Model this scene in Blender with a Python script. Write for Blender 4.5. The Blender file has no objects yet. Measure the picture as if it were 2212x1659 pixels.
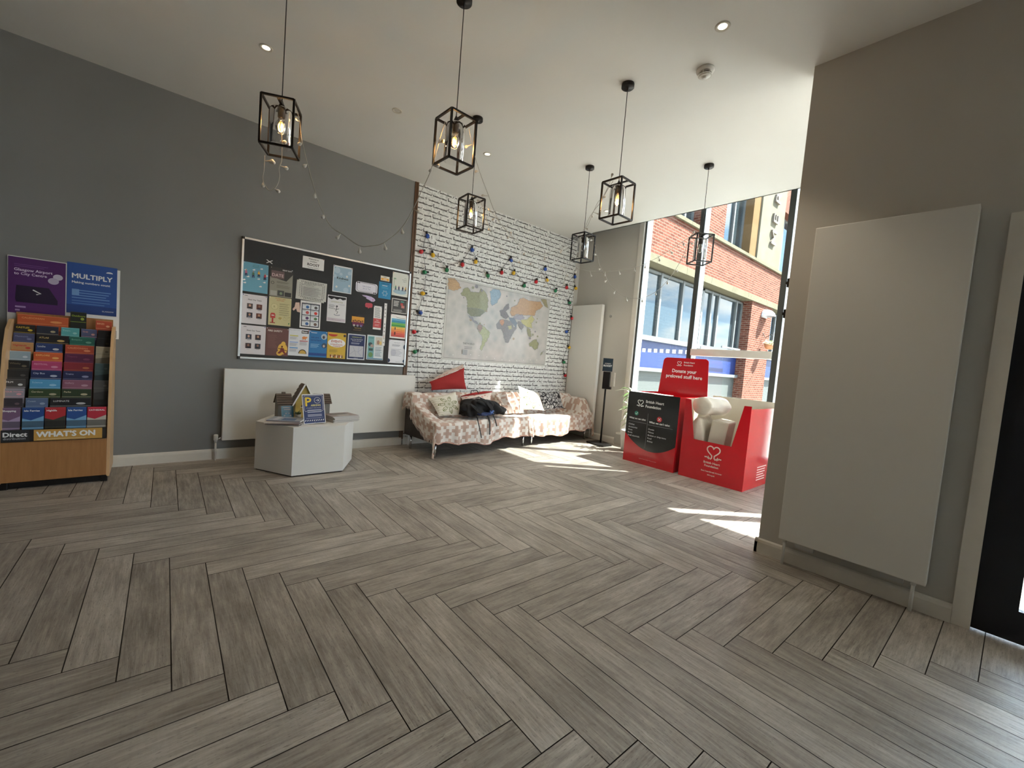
import bpy, bmesh, math, random
from mathutils import Vector, Matrix
random.seed(7)
R = math.radians
sc = bpy.context.scene
COL = sc.collection

# ------------------------------------------------------------------ camera
W_, H_ = 2212.0, 1659.0
YAW, PITCH, ROLL, FPX, EYE = 0.858980747, -0.0612235284, 0.0804445697, 909.393, 1.22
f_ = Vector((math.cos(YAW) * math.cos(PITCH), math.sin(YAW) * math.cos(PITCH), math.sin(PITCH)))
r0 = Vector((math.sin(YAW), -math.cos(YAW), 0)); u0 = r0.cross(f_)
r_ = r0 * math.cos(ROLL) + u0 * math.sin(ROLL)
u_ = -r0 * math.sin(ROLL) + u0 * math.cos(ROLL)
CAM = Vector((0, 0, EYE))
cd = bpy.data.cameras.new('camera'); cam = bpy.data.objects.new('camera', cd); COL.objects.link(cam)
cd.sensor_width = 36; cd.lens = FPX / W_ * 36; cd.clip_start = 0.02; cd.clip_end = 300
cam.matrix_world = Matrix(((r_.x, u_.x, -f_.x, CAM.x), (r_.y, u_.y, -f_.y, CAM.y), (r_.z, u_.z, -f_.z, CAM.z), (0, 0, 0, 1)))
sc.camera = cam

def ray(px, py):
    return r_ * ((px - W_ / 2) / FPX) - u_ * ((py - H_ / 2) / FPX) + f_
def at(px, py, axis, val):          # the point of a known plane that was measured on the photograph
    v = ray(px, py); a = 'xyz'.index(axis); t = (val - CAM[a]) / v[a]
    return CAM + v * t

# ------------------------------------------------------------------ light
sc.view_settings.view_transform = 'Standard'; sc.view_settings.look = 'None'
sc.view_settings.gamma = 1.0; sc.view_settings.use_curve_mapping = False
sc.view_settings.exposure = 3.6
SUN_AZ = R(-38.0); SUN_EL = R(55.0)
sd = bpy.data.lights.new('sun', 'SUN'); sun = bpy.data.objects.new('sun', sd); COL.objects.link(sun)
sd.energy = 13.0; sd.angle = R(0.53); sd.color = (1.0, 0.975, 0.93)
tosun = Vector((math.cos(SUN_EL) * math.cos(SUN_AZ), math.cos(SUN_EL) * math.sin(SUN_AZ), math.sin(SUN_EL)))
sun.rotation_euler = tosun.to_track_quat('Z', 'Y').to_euler(); sun.location = (12, -8, 14)

def lin(c):
    return tuple((x / 12.92 if x <= 0.04045 else ((x + 0.055) / 1.055) ** 2.4) for x in c)
def C8(r, g, b):
    return lin((r / 255.0, g / 255.0, b / 255.0))

# small algebra over shader nodes
class S:
    def __init__(s, nt, v): s.nt = nt; s.v = v
    def _m(s, op, o=None, p=None):
        n = s.nt.nodes.new('ShaderNodeMath'); n.operation = op
        for i, x in enumerate((s, o, p)):
            if x is None: continue
            if isinstance(x, S): s.nt.links.new(x.v, n.inputs[i])
            else: n.inputs[i].default_value = x
        return S(s.nt, n.outputs[0])
    def __add__(s, o): return s._m('ADD', o)
    def __radd__(s, o): return s._m('ADD', o)
    def __sub__(s, o): return s._m('SUBTRACT', o)
    def __rsub__(s, o): return (s * -1.0) + o
    def __mul__(s, o): return s._m('MULTIPLY', o)
    def __rmul__(s, o): return s._m('MULTIPLY', o)
    def __truediv__(s, o): return s._m('DIVIDE', o)
    def lt(s, o): return s._m('LESS_THAN', o)
    def gt(s, o): return s._m('GREATER_THAN', o)
    def floor(s): return s._m('FLOOR')
    def fract(s): return s._m('FRACT')
    def abs(s): return s._m('ABSOLUTE')
    def sin(s): return s._m('SINE')
    def mod(s, o): return s._m('FLOORED_MODULO', o)
    def min(s, o): return s._m('MINIMUM', o)
    def max(s, o): return s._m('MAXIMUM', o)
    def pow(s, o): return s._m('POWER', o)
    def atan2(s, o): return s._m('ARCTAN2', o)
    def sqrt(s): return s._m('SQRT')
    def clamp(s): return s.max(0.0).min(1.0)

class NT:
    def __init__(s, nt): s.nt = nt; s.n = nt.nodes; s.l = nt.links
    def coord(s, kind='Object'):
        return s.n.new('ShaderNodeTexCoord').outputs[kind]
    def xyz(s, sock):
        n = s.n.new('ShaderNodeSeparateXYZ'); s.l.new(sock, n.inputs[0])
        return [S(s.nt, n.outputs[i]) for i in range(3)]
    def vec(s, *a):
        n = s.n.new('ShaderNodeCombineXYZ')
        for i, x in enumerate(a):
            if isinstance(x, S): s.l.new(x.v, n.inputs[i])
            else: n.inputs[i].default_value = x
        return n.outputs[0]
    def noise(s, vec, scale, detail=2.0, rough=0.5, out='Fac'):
        n = s.n.new('ShaderNodeTexNoise'); n.inputs['Scale'].default_value = scale
        n.inputs['Detail'].default_value = detail; n.inputs['Roughness'].default_value = rough
        if vec is not None: s.l.new(vec, n.inputs['Vector'])
        return S(s.nt, n.outputs[0 if out == 'Fac' else 1])
    def voro(s, vec, scale, feature='F1', out='Distance'):
        n = s.n.new('ShaderNodeTexVoronoi'); n.feature = feature; n.inputs['Scale'].default_value = scale
        s.l.new(vec, n.inputs['Vector']); return S(s.nt, n.outputs[out])
    def mix(s, f, a, b):
        n = s.n.new('ShaderNodeMix'); n.data_type = 'RGBA'
        for i, x in ((0, f), (6, a), (7, b)):
            if isinstance(x, S): s.l.new(x.v, n.inputs[i])
            elif i == 0: n.inputs[i].default_value = x
            else: n.inputs[i].default_value = (*x[:3], 1)
        return S(s.nt, n.outputs[2])
    def ramp(s, f, stops):
        n = s.n.new('ShaderNodeValToRGB'); s.l.new(f.v, n.inputs[0]); e = n.color_ramp.elements
        while len(e) < len(stops): e.new(0.5)
        for k, (p, c) in enumerate(stops): e[k].position = p; e[k].color = (*c, 1)
        return S(s.nt, n.outputs[0])
    def bump(s, h, strength, dist=0.01):
        n = s.n.new('ShaderNodeBump'); n.inputs['Strength'].default_value = strength
        n.inputs['Distance'].default_value = dist; s.l.new(h.v, n.inputs['Height']); return n.outputs[0]

MATS = {}
def new_mat(name):
    m = bpy.data.materials.new(name); m.use_nodes = True
    b = m.node_tree.nodes['Principled BSDF']
    return m, NT(m.node_tree), b
def M(name, col, rough=0.6, metal=0.0, var=0.06, scale=14.0, bump=0.0, spec=None, coat=0.0, emit=None, estr=0.0):
    """plain procedural material: base colour with a little noise in colour and roughness"""
    if name in MATS: return MATS[name]
    m, t, b = new_mat(name)
    co = t.coord('Object'); nz = t.noise(co, scale, 3.0)
    lo = tuple(c * (1 - var) for c in col); hi = tuple(min(1.0, c * (1 + var)) for c in col)
    t.l.new(t.mix(nz, lo, hi).v, b.inputs['Base Color'])
    rr = nz * 0.1 + (rough - 0.05); t.l.new(rr.v, b.inputs['Roughness'])
    b.inputs['Metallic'].default_value = metal
    if spec is not None: b.inputs['Specular IOR Level'].default_value = spec
    if coat: b.inputs['Coat Weight'].default_value = coat; b.inputs['Coat Roughness'].default_value = 0.12
    if emit: b.inputs['Emission Color'].default_value = (*emit, 1); b.inputs['Emission Strength'].default_value = estr
    if bump: t.l.new(t.bump(t.noise(co, scale * 6, 3.0), bump, 0.004), b.inputs['Normal'])
    MATS[name] = m; return m
def ink(r, g, b):                    # printed colour on paper / card
    return M('print_%d_%d_%d' % (r, g, b), C8(r, g, b), 0.55, var=0.03, scale=40)
def glass_mat(name, tint=(1, 1, 1), refl=1.0, rough=0.0):
    if name in MATS: return MATS[name]
    m = bpy.data.materials.new(name); m.use_nodes = True; nt = m.node_tree; nt.nodes.clear()
    t = NT(nt); o = nt.nodes.new('ShaderNodeOutputMaterial')
    tr = nt.nodes.new('ShaderNodeBsdfTransparent'); tr.inputs[0].default_value = (*tint, 1)
    gl = nt.nodes.new('ShaderNodeBsdfGlossy'); gl.inputs['Roughness'].default_value = rough
    fr = nt.nodes.new('ShaderNodeFresnel'); fr.inputs[0].default_value = 1.5
    mx = nt.nodes.new('ShaderNodeMixShader'); f = S(nt, fr.outputs[0]) * refl
    nt.links.new(f.v, mx.inputs[0]); nt.links.new(tr.outputs[0], mx.inputs[1]); nt.links.new(gl.outputs[0], mx.inputs[2])
    nt.links.new(mx.outputs[0], o.inputs[0]); MATS[name] = m; return m

# world: pale sky with broken white cloud, dull ground below the horizon
wd = bpy.data.worlds.new('sky'); sc.world = wd; wd.use_nodes = True
wt = NT(wd.node_tree); bg = wd.node_tree.nodes['Background']
wc = wt.coord('Generated'); wx, wy, wz = wt.xyz(wc)
zz = wz.max(0.02)
cl = wt.noise(wt.vec(wx / (zz + 0.22), wy / (zz + 0.22), 0.0), 1.7, 6.0, 0.55)
clf = ((cl - 0.43) * 7.0).clamp()
blue = wt.ramp(wz.clamp(), [(0.0, (0.62, 0.78, 0.92)), (0.35, (0.25, 0.48, 0.82)), (1.0, (0.16, 0.34, 0.7))])
shade = wt.mix(((cl - 0.62) * 5.0).clamp(), (0.98, 0.99, 1.0), (0.62, 0.67, 0.73))
sky = wt.mix(clf, blue, shade)
grd = wt.mix(((wz + 0.0) * 60.0).clamp(), (0.16, 0.155, 0.15), sky)
wt.l.new(grd.v, bg.inputs[0]); bg.inputs[1].default_value = 1.4

# ------------------------------------------------------------------ mesh builder
TXT = {}
def text_shape(s):
    if s in TXT: return TXT[s]
    cu = bpy.data.curves.new('t', 'FONT'); cu.body = s; cu.size = 1.0; cu.resolution_u = 2
    ob = bpy.data.objects.new('t', cu)
    me = bpy.data.meshes.new_from_object(ob)
    vs = [(v.co.x, v.co.y) for v in me.vertices]; fs = [tuple(p.vertices) for p in me.polygons]
    x0 = min(v[0] for v in vs); x1 = max(v[0] for v in vs)
    vs = [(x - x0, y) for x, y in vs]
    TXT[s] = (vs, fs, x1 - x0)
    bpy.data.objects.remove(ob); bpy.data.curves.remove(cu); bpy.data.meshes.remove(me)
    return TXT[s]

class MB:
    def __init__(s): s.v = []; s.f = []; s.m = []; s.mats = []; s.sm = []; s.uv = {}
    def mi(s, m):
        if m not in s.mats: s.mats.append(m)
        return s.mats.index(m)
    def add(s, vs, fs, m, smooth=False, uvs=None):
        b = len(s.v); s.v += [tuple(v) for v in vs]; k = s.mi(m)
        for f in fs: s.f.append(tuple(b + i for i in f)); s.m.append(k); s.sm.append(smooth)
        if uvs:
            for i, q in enumerate(uvs): s.uv[b + i] = q
        return b
    def box(s, lo, hi, m, rot=None, piv=None, bev=0.0):
        x0, y0, z0 = lo; x1, y1, z1 = hi
        if bev > 0:
            bm = bmesh.new(); bmesh.ops.create_cube(bm, size=1.0)
            for v in bm.verts: v.co = Vector(((v.co.x + .5) * (x1 - x0) + x0, (v.co.y + .5) * (y1 - y0) + y0, (v.co.z + .5) * (z1 - z0) + z0))
            bmesh.ops.bevel(bm, geom=bm.edges[:], offset=bev, segments=2, affect='EDGES', profile=0.6)
            bm.verts.index_update()
            vs = [v.co.copy() for v in bm.verts]; fs = [tuple(v.index for v in f.verts) for f in bm.faces]; bm.free()
        else:
            vs = [Vector(p) for p in ((x0, y0, z0), (x1, y0, z0), (x1, y1, z0), (x0, y1, z0), (x0, y0, z1), (x1, y0, z1), (x1, y1, z1), (x0, y1, z1))]
            fs = [(0, 3, 2, 1), (4, 5, 6, 7), (0, 1, 5, 4), (1, 2, 6, 5), (2, 3, 7, 6), (3, 0, 4, 7)]
        if rot is not None:
            p = Vector(piv if piv is not None else ((x0 + x1) / 2, (y0 + y1) / 2, (z0 + z1) / 2))
            vs = [rot @ (v - p) + p for v in vs]
        s.add(vs, fs, m); return s
    def prism(s, pts, d, m, smooth=False):       # polygon extruded by vector d
        n = len(pts); P = [Vector(p) for p in pts]; Q = [p + Vector(d) for p in P]
        fs = [tuple(range(n))[::-1], tuple(range(n, 2 * n))] + [(i, (i + 1) % n, n + (i + 1) % n, n + i) for i in range(n)]
        s.add(P + Q, fs, m, smooth); return s
    def tube(s, pts, r, m, n=8, closed=False, caps=True):
        P = [Vector(p) for p in pts]; k = len(P); vs = []; rr = r if isinstance(r, (list, tuple)) else [r] * k
        up = None
        for i, p in enumerate(P):
            d = (P[min(i + 1, k - 1)] - P[max(i - 1, 0)])
            d = d.normalized() if d.length > 1e-9 else Vector((0, 0, 1))
            if up is None:
                a = Vector((0, 0, 1)) if abs(d.z) < 0.9 else Vector((1, 0, 0)); up = (a - d * a.dot(d)).normalized()
            else:
                up = up - d * up.dot(d); up = up.normalized() if up.length > 1e-6 else d.orthogonal().normalized()
            w = d.cross(up)
            for j in range(n):
                t = 2 * math.pi * j / n; vs.append(p + (up * math.cos(t) + w * math.sin(t)) * rr[i])
        fs = [(i * n + j, i * n + (j + 1) % n, (i + 1) * n + (j + 1) % n, (i + 1) * n + j) for i in range(k - 1) for j in range(n)]
        if caps: fs += [tuple(range(n))[::-1], tuple(range((k - 1) * n, k * n))]
        s.add(vs, fs, m, n > 5); return s
    def lathe(s, c, prof, m, n=24, axis='z', smooth=True, cap=True):   # prof: (radius, height)
        vs = []
        for rr, h in prof:
            for j in range(n):
                t = 2 * math.pi * j / n; a, b = rr * math.cos(t), rr * math.sin(t)
                vs.append({'z': (c[0] + a, c[1] + b, c[2] + h), 'x': (c[0] + h, c[1] + a, c[2] + b), 'y': (c[0] + a, c[1] + h, c[2] + b)}[axis])
        k = len(prof)
        fs = [(i * n + j, i * n + (j + 1) % n, (i + 1) * n + (j + 1) % n, (i + 1) * n + j) for i in range(k - 1) for j in range(n)]
        if cap: fs += [tuple(range(n))[::-1], tuple(range((k - 1) * n, k * n))]
        s.add(vs, fs, m, smooth); return s
    def grid(s, fn, nu, nv, m, uv=None, smooth=True):
        vs = []; uvs = []
        for j in range(nv + 1):
            for i in range(nu + 1):
                a, b = i / nu, j / nv; vs.append(fn(a, b)); uvs.append(uv(a, b) if uv else (a, b))
        fs = [(j * (nu + 1) + i, j * (nu + 1) + i + 1, (j + 1) * (nu + 1) + i + 1, (j + 1) * (nu + 1) + i) for j in range(nv) for i in range(nu)]
        s.add(vs, fs, m, smooth, uvs); return s
    def build(s, name, parent=None, loc=None, doublesided=True):
        me = bpy.data.meshes.new(name); o = bpy.data.objects.new(name, me); COL.objects.link(o)
        org = Vector(loc) if loc is not None else Vector((0, 0, 0))
        me.from_pydata([Vector(v) - org for v in s.v], [], s.f)
        for m in s.mats: me.materials.append(m)
        me.polygons.foreach_set('material_index', s.m); me.polygons.foreach_set('use_smooth', s.sm)
        if s.uv:
            ul = me.uv_layers.new(name='UVMap')
            for lp in me.loops: ul.data[lp.index].uv = s.uv.get(lp.vertex_index, (0, 0))
        me.update()
        o.location = org
        if parent is not None:
            o.parent = parent; o.location = org - world_loc(parent)
        return o

def world_loc(o):
    p = Vector(o.location)
    while o.parent is not None:
        o = o.parent; p = p + Vector(o.location)
    return p
def tag(o, label=None, cat=None, group=None, kind=None):
    if label: o['label'] = label
    if cat: o['category'] = cat
    if group: o['group'] = group
    if kind: o['kind'] = kind
    return o
def thing(name, loc, label, cat, group=None):
    o = bpy.data.objects.new(name, None); COL.objects.link(o); o.location = loc; o.empty_display_size = 0.1
    return tag(o, label, cat, group)

class Sheet:
    """a flat printed thing: local u (right), v (up), n (towards the viewer)"""
    def __init__(s, O, U, V, w, h, paper, th=0.0008, mb=None, round_=0):
        s.O = Vector(O); s.U = Vector(U).normalized(); s.V = Vector(V).normalized(); s.N = s.U.cross(s.V)
        s.w = w; s.h = h; s.mb = mb or MB(); s.k = 0; s.th = th
        if paper is not None:
            if round_:
                pts = []
                for cx, cy, a0 in ((w - round_, h - round_, 0), (round_, h - round_, 90), (round_, round_, 180), (w - round_, round_, 270)):
                    for a in range(0, 91, 15):
                        t = R(a0 + a); pts.append((cx + round_ * math.cos(t), cy + round_ * math.sin(t)))
            else: pts = [(w, h), (0, h), (0, 0), (w, 0)]
            s.mb.prism([s.O + s.U * a + s.V * b for a, b in pts], s.N * th, paper)
    def P(s, u, v, d): return s.O + s.U * (u * s.w) + s.V * (v * s.h) + s.N * (s.th + d)
    def lay(s): s.k += 1; return 0.00025 + 0.00012 * s.k
    def poly(s, pts, m):
        d = s.lay(); s.mb.add([s.P(u, v, d) for u, v in pts], [tuple(range(len(pts)))], m); return s
    def rect(s, u0, v0, u1, v1, m): return s.poly([(u0, v0), (u1, v0), (u1, v1), (u0, v1)], m)
    def ell(s, cu, cv, ru, rv, m, n=20, a0=0, a1=360):
        return s.poly([(cu + ru * math.cos(R(a0 + (a1 - a0) * i / n)), cv + rv * math.sin(R(a0 + (a1 - a0) * i / n))) for i in range(n if a1 - a0 == 360 else n + 1)], m)
    def txt(s, t, u, v, size, m, al='l', fit=None, bold=0.0, rot=0):
        vs, fs, w = text_shape(t); k = size * s.h
        if fit is not None and w * k > fit * s.w: k = fit * s.w / w
        d = s.lay(); off = {'l': 0, 'c': -w * k / 2, 'r': -w * k}[al]
        out = []
        shifts = ((0, 0),) if not bold else ((-bold, 0), (bold, 0), (0, bold), (0, -bold))
        for q, (sx, sy) in enumerate(shifts):
            vv = []
            for x, y in vs:
                a, b = off + (x + sx) * k, (y + sy) * k
                if rot: a, b = a * math.cos(rot) - b * math.sin(rot), a * math.sin(rot) + b * math.cos(rot)
                vv.append(s.P(u, v, d + 0.00002 * q) + s.U * a + s.V * b)
            s.mb.add(vv, fs, m)
        return s
    def lines(s, u0, u1, v, n, dv, m, th=0.35):     # small print as tidy rules
        for i in range(n):
            e = u1 - (u1 - u0) * random.uniform(0.0, 0.28)
            s.rect(u0, v - i * dv - dv * th, e, v - i * dv, m)
        return s
    def stroke(s, pts, wd, m, closed=False):          # wd in metres
        d = s.lay(); P = [Vector((u * s.w, v * s.h)) for u, v in pts]; n = len(P); L = []
        for i, p in enumerate(P):
            a = P[(i - 1) % n] if (closed or i > 0) else p; b = P[(i + 1) % n] if (closed or i < n - 1) else p
            t = (b - a); t = t.normalized() if t.length > 1e-9 else Vector((1, 0)); L.append(Vector((-t.y, t.x)) * wd / 2)
        vs = []
        for p, q in zip(P, L):
            for e in (p + q, p - q): vs.append(s.O + s.U * e.x + s.V * e.y + s.N * (s.th + d))
        fs = [(2 * i, 2 * i + 1, (2 * i + 3) % (2 * n), (2 * i + 2) % (2 * n)) for i in range(n if closed else n - 1)]
        s.mb.add(vs, fs, m); return s
    def build(s, name, parent=None):
        return s.mb.build(name, parent, loc=s.O)

# ------------------------------------------------------------------ surface materials
def floor_mat():
    m, t, b = new_mat('grey_wood_plank_tile')
    a = m.node_tree.nodes.new('ShaderNodeAttribute'); a.attribute_name = 'plank'
    rx, ry, rz = t.xyz(a.outputs['Vector'])
    u, v, _ = t.xyz(t.coord('UV'))                    # u along the plank in metres
    base = t.vec(u * 1.6 + rx * 31.0, v * 14.0 + ry * 17.0, rz * 9.0)
    g1 = t.noise(base, 3.4, 8.0, 0.68)
    g2 = t.noise(t.vec(u * 5.0 + ry * 13.0, v * 95.0, rx * 7.0), 1.6, 5.0, 0.65)
    g3 = t.noise(t.vec(u * 2.2 + rz * 13.0, v * 5.0, ry * 5.0), 1.5, 3.0, 0.5)
    saw = t.noise(t.vec(u * 60.0, v * 6.0, rz * 11.0), 2.0, 2.0, 0.5)
    f = g1 * 0.55 + g2 * 0.3 + g3 * 0.35 + (rx - 0.5) * 0.14 - 0.1 + saw * 0.06
    col = t.ramp(f, [(0.28, C8(104, 97, 88)), (0.44, C8(142, 134, 124)), (0.58, C8(170, 162, 151)), (0.78, C8(206, 199, 188))])
    t.l.new(col.v, b.inputs['Base Color'])
    dk = ((0.42 - t.noise(t.vec(u * 22.0 + rx * 5.0, v * 110.0, rz), 2.0, 4.0, 0.72)) * 12.0).clamp()
    col2 = t.mix(dk * 0.55, col, C8(84, 76, 68)); t.l.new(col2.v, b.inputs['Base Color'])
    t.l.new((g2 * 0.18 + 0.34).v, b.inputs['Roughness'])
    b.inputs['Specular IOR Level'].default_value = 0.45
    t.l.new(t.bump(g2 + g1 * 0.5 + dk * -0.5, 0.35, 0.004), b.inputs['Normal'])
    return m
def paint(name, col, bump=0.12):
    m, t, b = new_mat(name); co = t.coord('Object'); n = t.noise(co, 2.2, 3.0)
    t.l.new(t.mix(n, tuple(c * 0.97 for c in col), tuple(min(1, c * 1.03) for c in col)).v, b.inputs['Base Color'])
    b.inputs['Roughness'].default_value = 0.62
    t.l.new(t.bump(t.noise(co, 160.0, 2.0), bump, 0.002), b.inputs['Normal']); return m
def wallpaper_mat():
    m, t, b = new_mat('whitewashed_brick_wallpaper'); x, y, z = t.xyz(t.coord('Object'))
    co = t.vec(x, 0.0, z)
    w1 = t.noise(co, 16.0, 3.0) - 0.5; w2 = t.noise(t.vec(x + 7.0, 3.0, z), 22.0, 3.0) - 0.5
    zz = z / 0.0665 + w1 * 0.34; row = zz.floor()
    rr = ((row * 12.9898).sin() * 43758.5).fract()
    xx = (x + w2 * 0.02) / 0.225 + row.mod(2.0) * 0.5 + rr * 0.35
    brick = xx.floor(); br = ((brick * 78.233 + row * 37.7).sin() * 24634.6).fract()
    # headers now and then: a second joint splits some bricks
    fx = xx.fract(); fz = zz.fract()
    n3 = t.noise(t.vec(x * 1.0, 9.0, z), 30.0, 4.0, 0.6)
    th = n3 * 0.50 - 0.05
    hl = fz.lt(th * 1.0) * fx.gt(0.06) * fx.lt((br * 0.0 + 0.95))
    breaks = t.noise(t.vec(x, 5.0, z * 0.6), 11.0, 2.0).gt(0.38)
    hl = hl * breaks
    vl = ((fx - 0.05).abs()).lt(0.016 + n3 * 0.02) * fz.lt(0.7) * (t.noise(t.vec(x, 2.0, z), 20.0, 2.0).gt(0.44))
    split = br.gt(0.62); vl2 = ((fx - 0.55).abs()).lt(0.012) * split * fz.lt(0.7)
    specks = t.noise(t.vec(x, 1.0, z), 85.0, 3.0, 0.6).gt(0.69) * t.noise(co, 9.0, 2.0).gt(0.52)
    cx = ((fx - 0.88).max(0.0) * 3.4); cz = ((0.36 - fz).max(0.0))
    rr2 = ((cx * cx + cz * cz).sqrt() - 0.33).abs(); arc_ = rr2.lt(0.028 + n3 * 0.05) * fx.gt(0.86) * fz.lt(0.36) * br.gt(0.3)
    scrib = t.noise(t.vec(x * 0.6, 4.0, z * 1.3), 60.0, 4.0, 0.65).gt(0.64) * t.noise(t.vec(x, 8.0, z), 7.0, 2.0).gt(0.5)
    line = hl.max(vl).max(vl2 * 0.8).max(specks * 0.7).max(arc_).max(scrib * 0.6)
    mot = t.noise(co, 24.0, 4.0, 0.6)
    pap = t.ramp(mot, [(0.3, C8(182, 184, 182)), (0.48, C8(222, 223, 220)), (0.75, C8(244, 245, 242))])
    mort = t.mix((fz.lt(0.16).max(fx.lt(0.07))) * 0.45, pap, C8(250, 250, 248))
    t.l.new(t.mix(line * 0.9, mort, C8(48, 46, 44)).v, b.inputs['Base Color']); b.inputs['Roughness'].default_value = 0.7
    return m
def brick_mat():
    m, t, b = new_mat('red_facing_brick'); n = m.node_tree.nodes.new('ShaderNodeTexBrick')
    x, y, z = t.xyz(t.coord('Object')); t.l.new(t.vec(x + y, z, 0.0), n.inputs['Vector'])
    n.inputs['Scale'].default_value = 1.0; n.inputs['Brick Width'].default_value = 0.225; n.inputs['Row Height'].default_value = 0.075
    n.inputs['Mortar Size'].default_value = 0.008; n.inputs['Mortar Smooth'].default_value = 0.2
    n.inputs['Color1'].default_value = (*C8(98, 60, 49), 1); n.inputs['Color2'].default_value = (*C8(76, 43, 35), 1)
    n.inputs['Mortar'].default_value = (*C8(118, 102, 90), 1); n.inputs['Bias'].default_value = -0.1
    nz = t.noise(t.vec(x, y, z), 3.0, 4.0)
    c = t.mix(nz * 0.15, S(m.node_tree, n.outputs[0]), C8(92, 60, 49))
    t.l.new(c.v, b.inputs['Base Color']); b.inputs['Roughness'].default_value = 0.95; b.inputs['Specular IOR Level'].default_value = 0.05
    return m
def stone_mat(name, col):
    m, t, b = new_mat(name); co = t.coord('Object'); n = t.noise(co, 5.0, 6.0, 0.6); n2 = t.noise(co, 1.6, 3.0)
    c = t.mix((n2 - 0.45).clamp() * 2.5, t.mix(n, tuple(k * 0.86 for k in col), col), tuple(k * 0.68 for k in col))
    t.l.new(c.v, b.inputs['Base Color']); b.inputs['Roughness'].default_value = 0.95; b.inputs['Specular IOR Level'].default_value = 0.05; return m
def wood_mat(name, col, dark, sc_=6.0, rough=0.45, axis='z'):
    if name in MATS: return MATS[name]
    m, t, b = new_mat(name); x, y, z = t.xyz(t.coord('Object'))
    v = {'z': t.vec(x * 9.0, y * 9.0, z * 0.8), 'x': t.vec(x * 0.8, y * 9.0, z * 9.0), 'y': t.vec(x * 9.0, y * 0.8, z * 9.0)}[axis]
    n = t.noise(v, sc_, 5.0, 0.6); t.l.new(t.mix(n, dark, col).v, b.inputs['Base Color']); b.inputs['Roughness'].default_value = rough
    MATS[name] = m; return m
def throw_mat():
    m, t, b = new_mat('woven_cross_pattern_throw'); u, v, _ = t.xyz(t.coord('UV'))
    cs = 0.042
    U = (u / cs).floor(); V = (v / cs).floor(); k = (U + V * 2.0).mod(5.0)
    # centre of the cross the cell belongs to
    dU = (k - 1.0).abs().lt(0.5) * -1.0 + (k - 4.0).abs().lt(0.5)
    dV = (k - 2.0).abs().lt(0.5) * -1.0 + (k - 3.0).abs().lt(0.5)
    cu = U + dU; cv = V + dV
    i = ((cu + cv * 2.0) / 5.0 + 0.01).floor(); j = ((cu * 2.0 - cv) / 5.0 + 0.01).floor()
    par = (i + j).mod(2.0).gt(0.5)
    wv = ((u * 900.0).sin() * (v * 900.0).sin()) * 0.5 + 0.5
    lt = t.mix(wv, C8(214, 206, 198), C8(240, 234, 226)); dk = t.mix(wv, C8(182, 152, 136), C8(202, 174, 158))
    t.l.new(t.mix(par, lt, dk).v, b.inputs['Base Color']); b.inputs['Roughness'].default_value = 0.92
    b.inputs['Sheen Weight'].default_value = 0.3
    t.l.new(t.bump(wv + t.noise(t.coord('Object'), 30.0, 3.0), 0.25, 0.004), b.inputs['Normal']); return m

FLOOR = floor_mat(); GROUT = M('dark_grout', C8(44, 40, 36), 0.9)
WGREY = paint('grey_wall_paint', C8(130, 131, 131)); WBEIGE = paint('stone_wall_paint', C8(196, 193, 185))
CEIL = paint('ceiling_paint', C8(226, 226, 222)); TRIMW = M('white_gloss_trim', C8(222, 218, 208), 0.35)
PAPERW = wallpaper_mat(); BRICK = brick_mat(); STONE = stone_mat('pale_sandstone', C8(100, 96, 80)); CREAM = stone_mat('cream_render', C8(106, 102, 88))
RADW = M('white_enamel', C8(226, 225, 219), 0.32, var=0.01); METD = M('black_metal', C8(24, 21, 20), 0.42, 0.3); ALU = M('brushed_aluminium', C8(196, 198, 198), 0.3, 0.85)
CHROME = M('chrome', C8(220, 222, 224), 0.12, 1.0); BLACKP = M('black_plastic', C8(18, 18, 19), 0.35); FRAMEG = M('grey_window_frame', C8(74, 77, 76), 0.45, 0.2)
FRAMEL = M('pale_powder_coat', C8(188, 202, 210), 0.35); WHITE = ink(240, 240, 238); BLACK = ink(20, 20, 22)
REDC = M('glossy_red_card', C8(196, 22, 34), 0.22, var=0.03, coat=0.5); BLKC = M('glossy_black_card', C8(22, 24, 24), 0.22, var=0.03, coat=0.5)
CARD = M('cream_card', C8(222, 214, 196), 0.75); GLASS = glass_mat('window_glass', (0.97, 0.99, 0.985), 0.8)
TINTED = glass_mat('view_dimming_glass', (0.55, 0.57, 0.565), 0.7)  # tint added to dim the bright view through the tall window
LGLASS = glass_mat('clear_lamp_glass', (0.97, 0.97, 0.97), 1.0)

# ------------------------------------------------------------------ room shell
Y0, X1, HC, X2 = 4.951, 5.60, 3.294, 3.281
XS = 5.284          # the ceiling stops here; a pocket rises to the window head
XR, YR = -3.2, -5.0
def struct(mb, name, parent=None, loc=None):
    o = mb.build(name, parent, loc)
    if parent is None: o['kind'] = 'structure'
    return o

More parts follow.
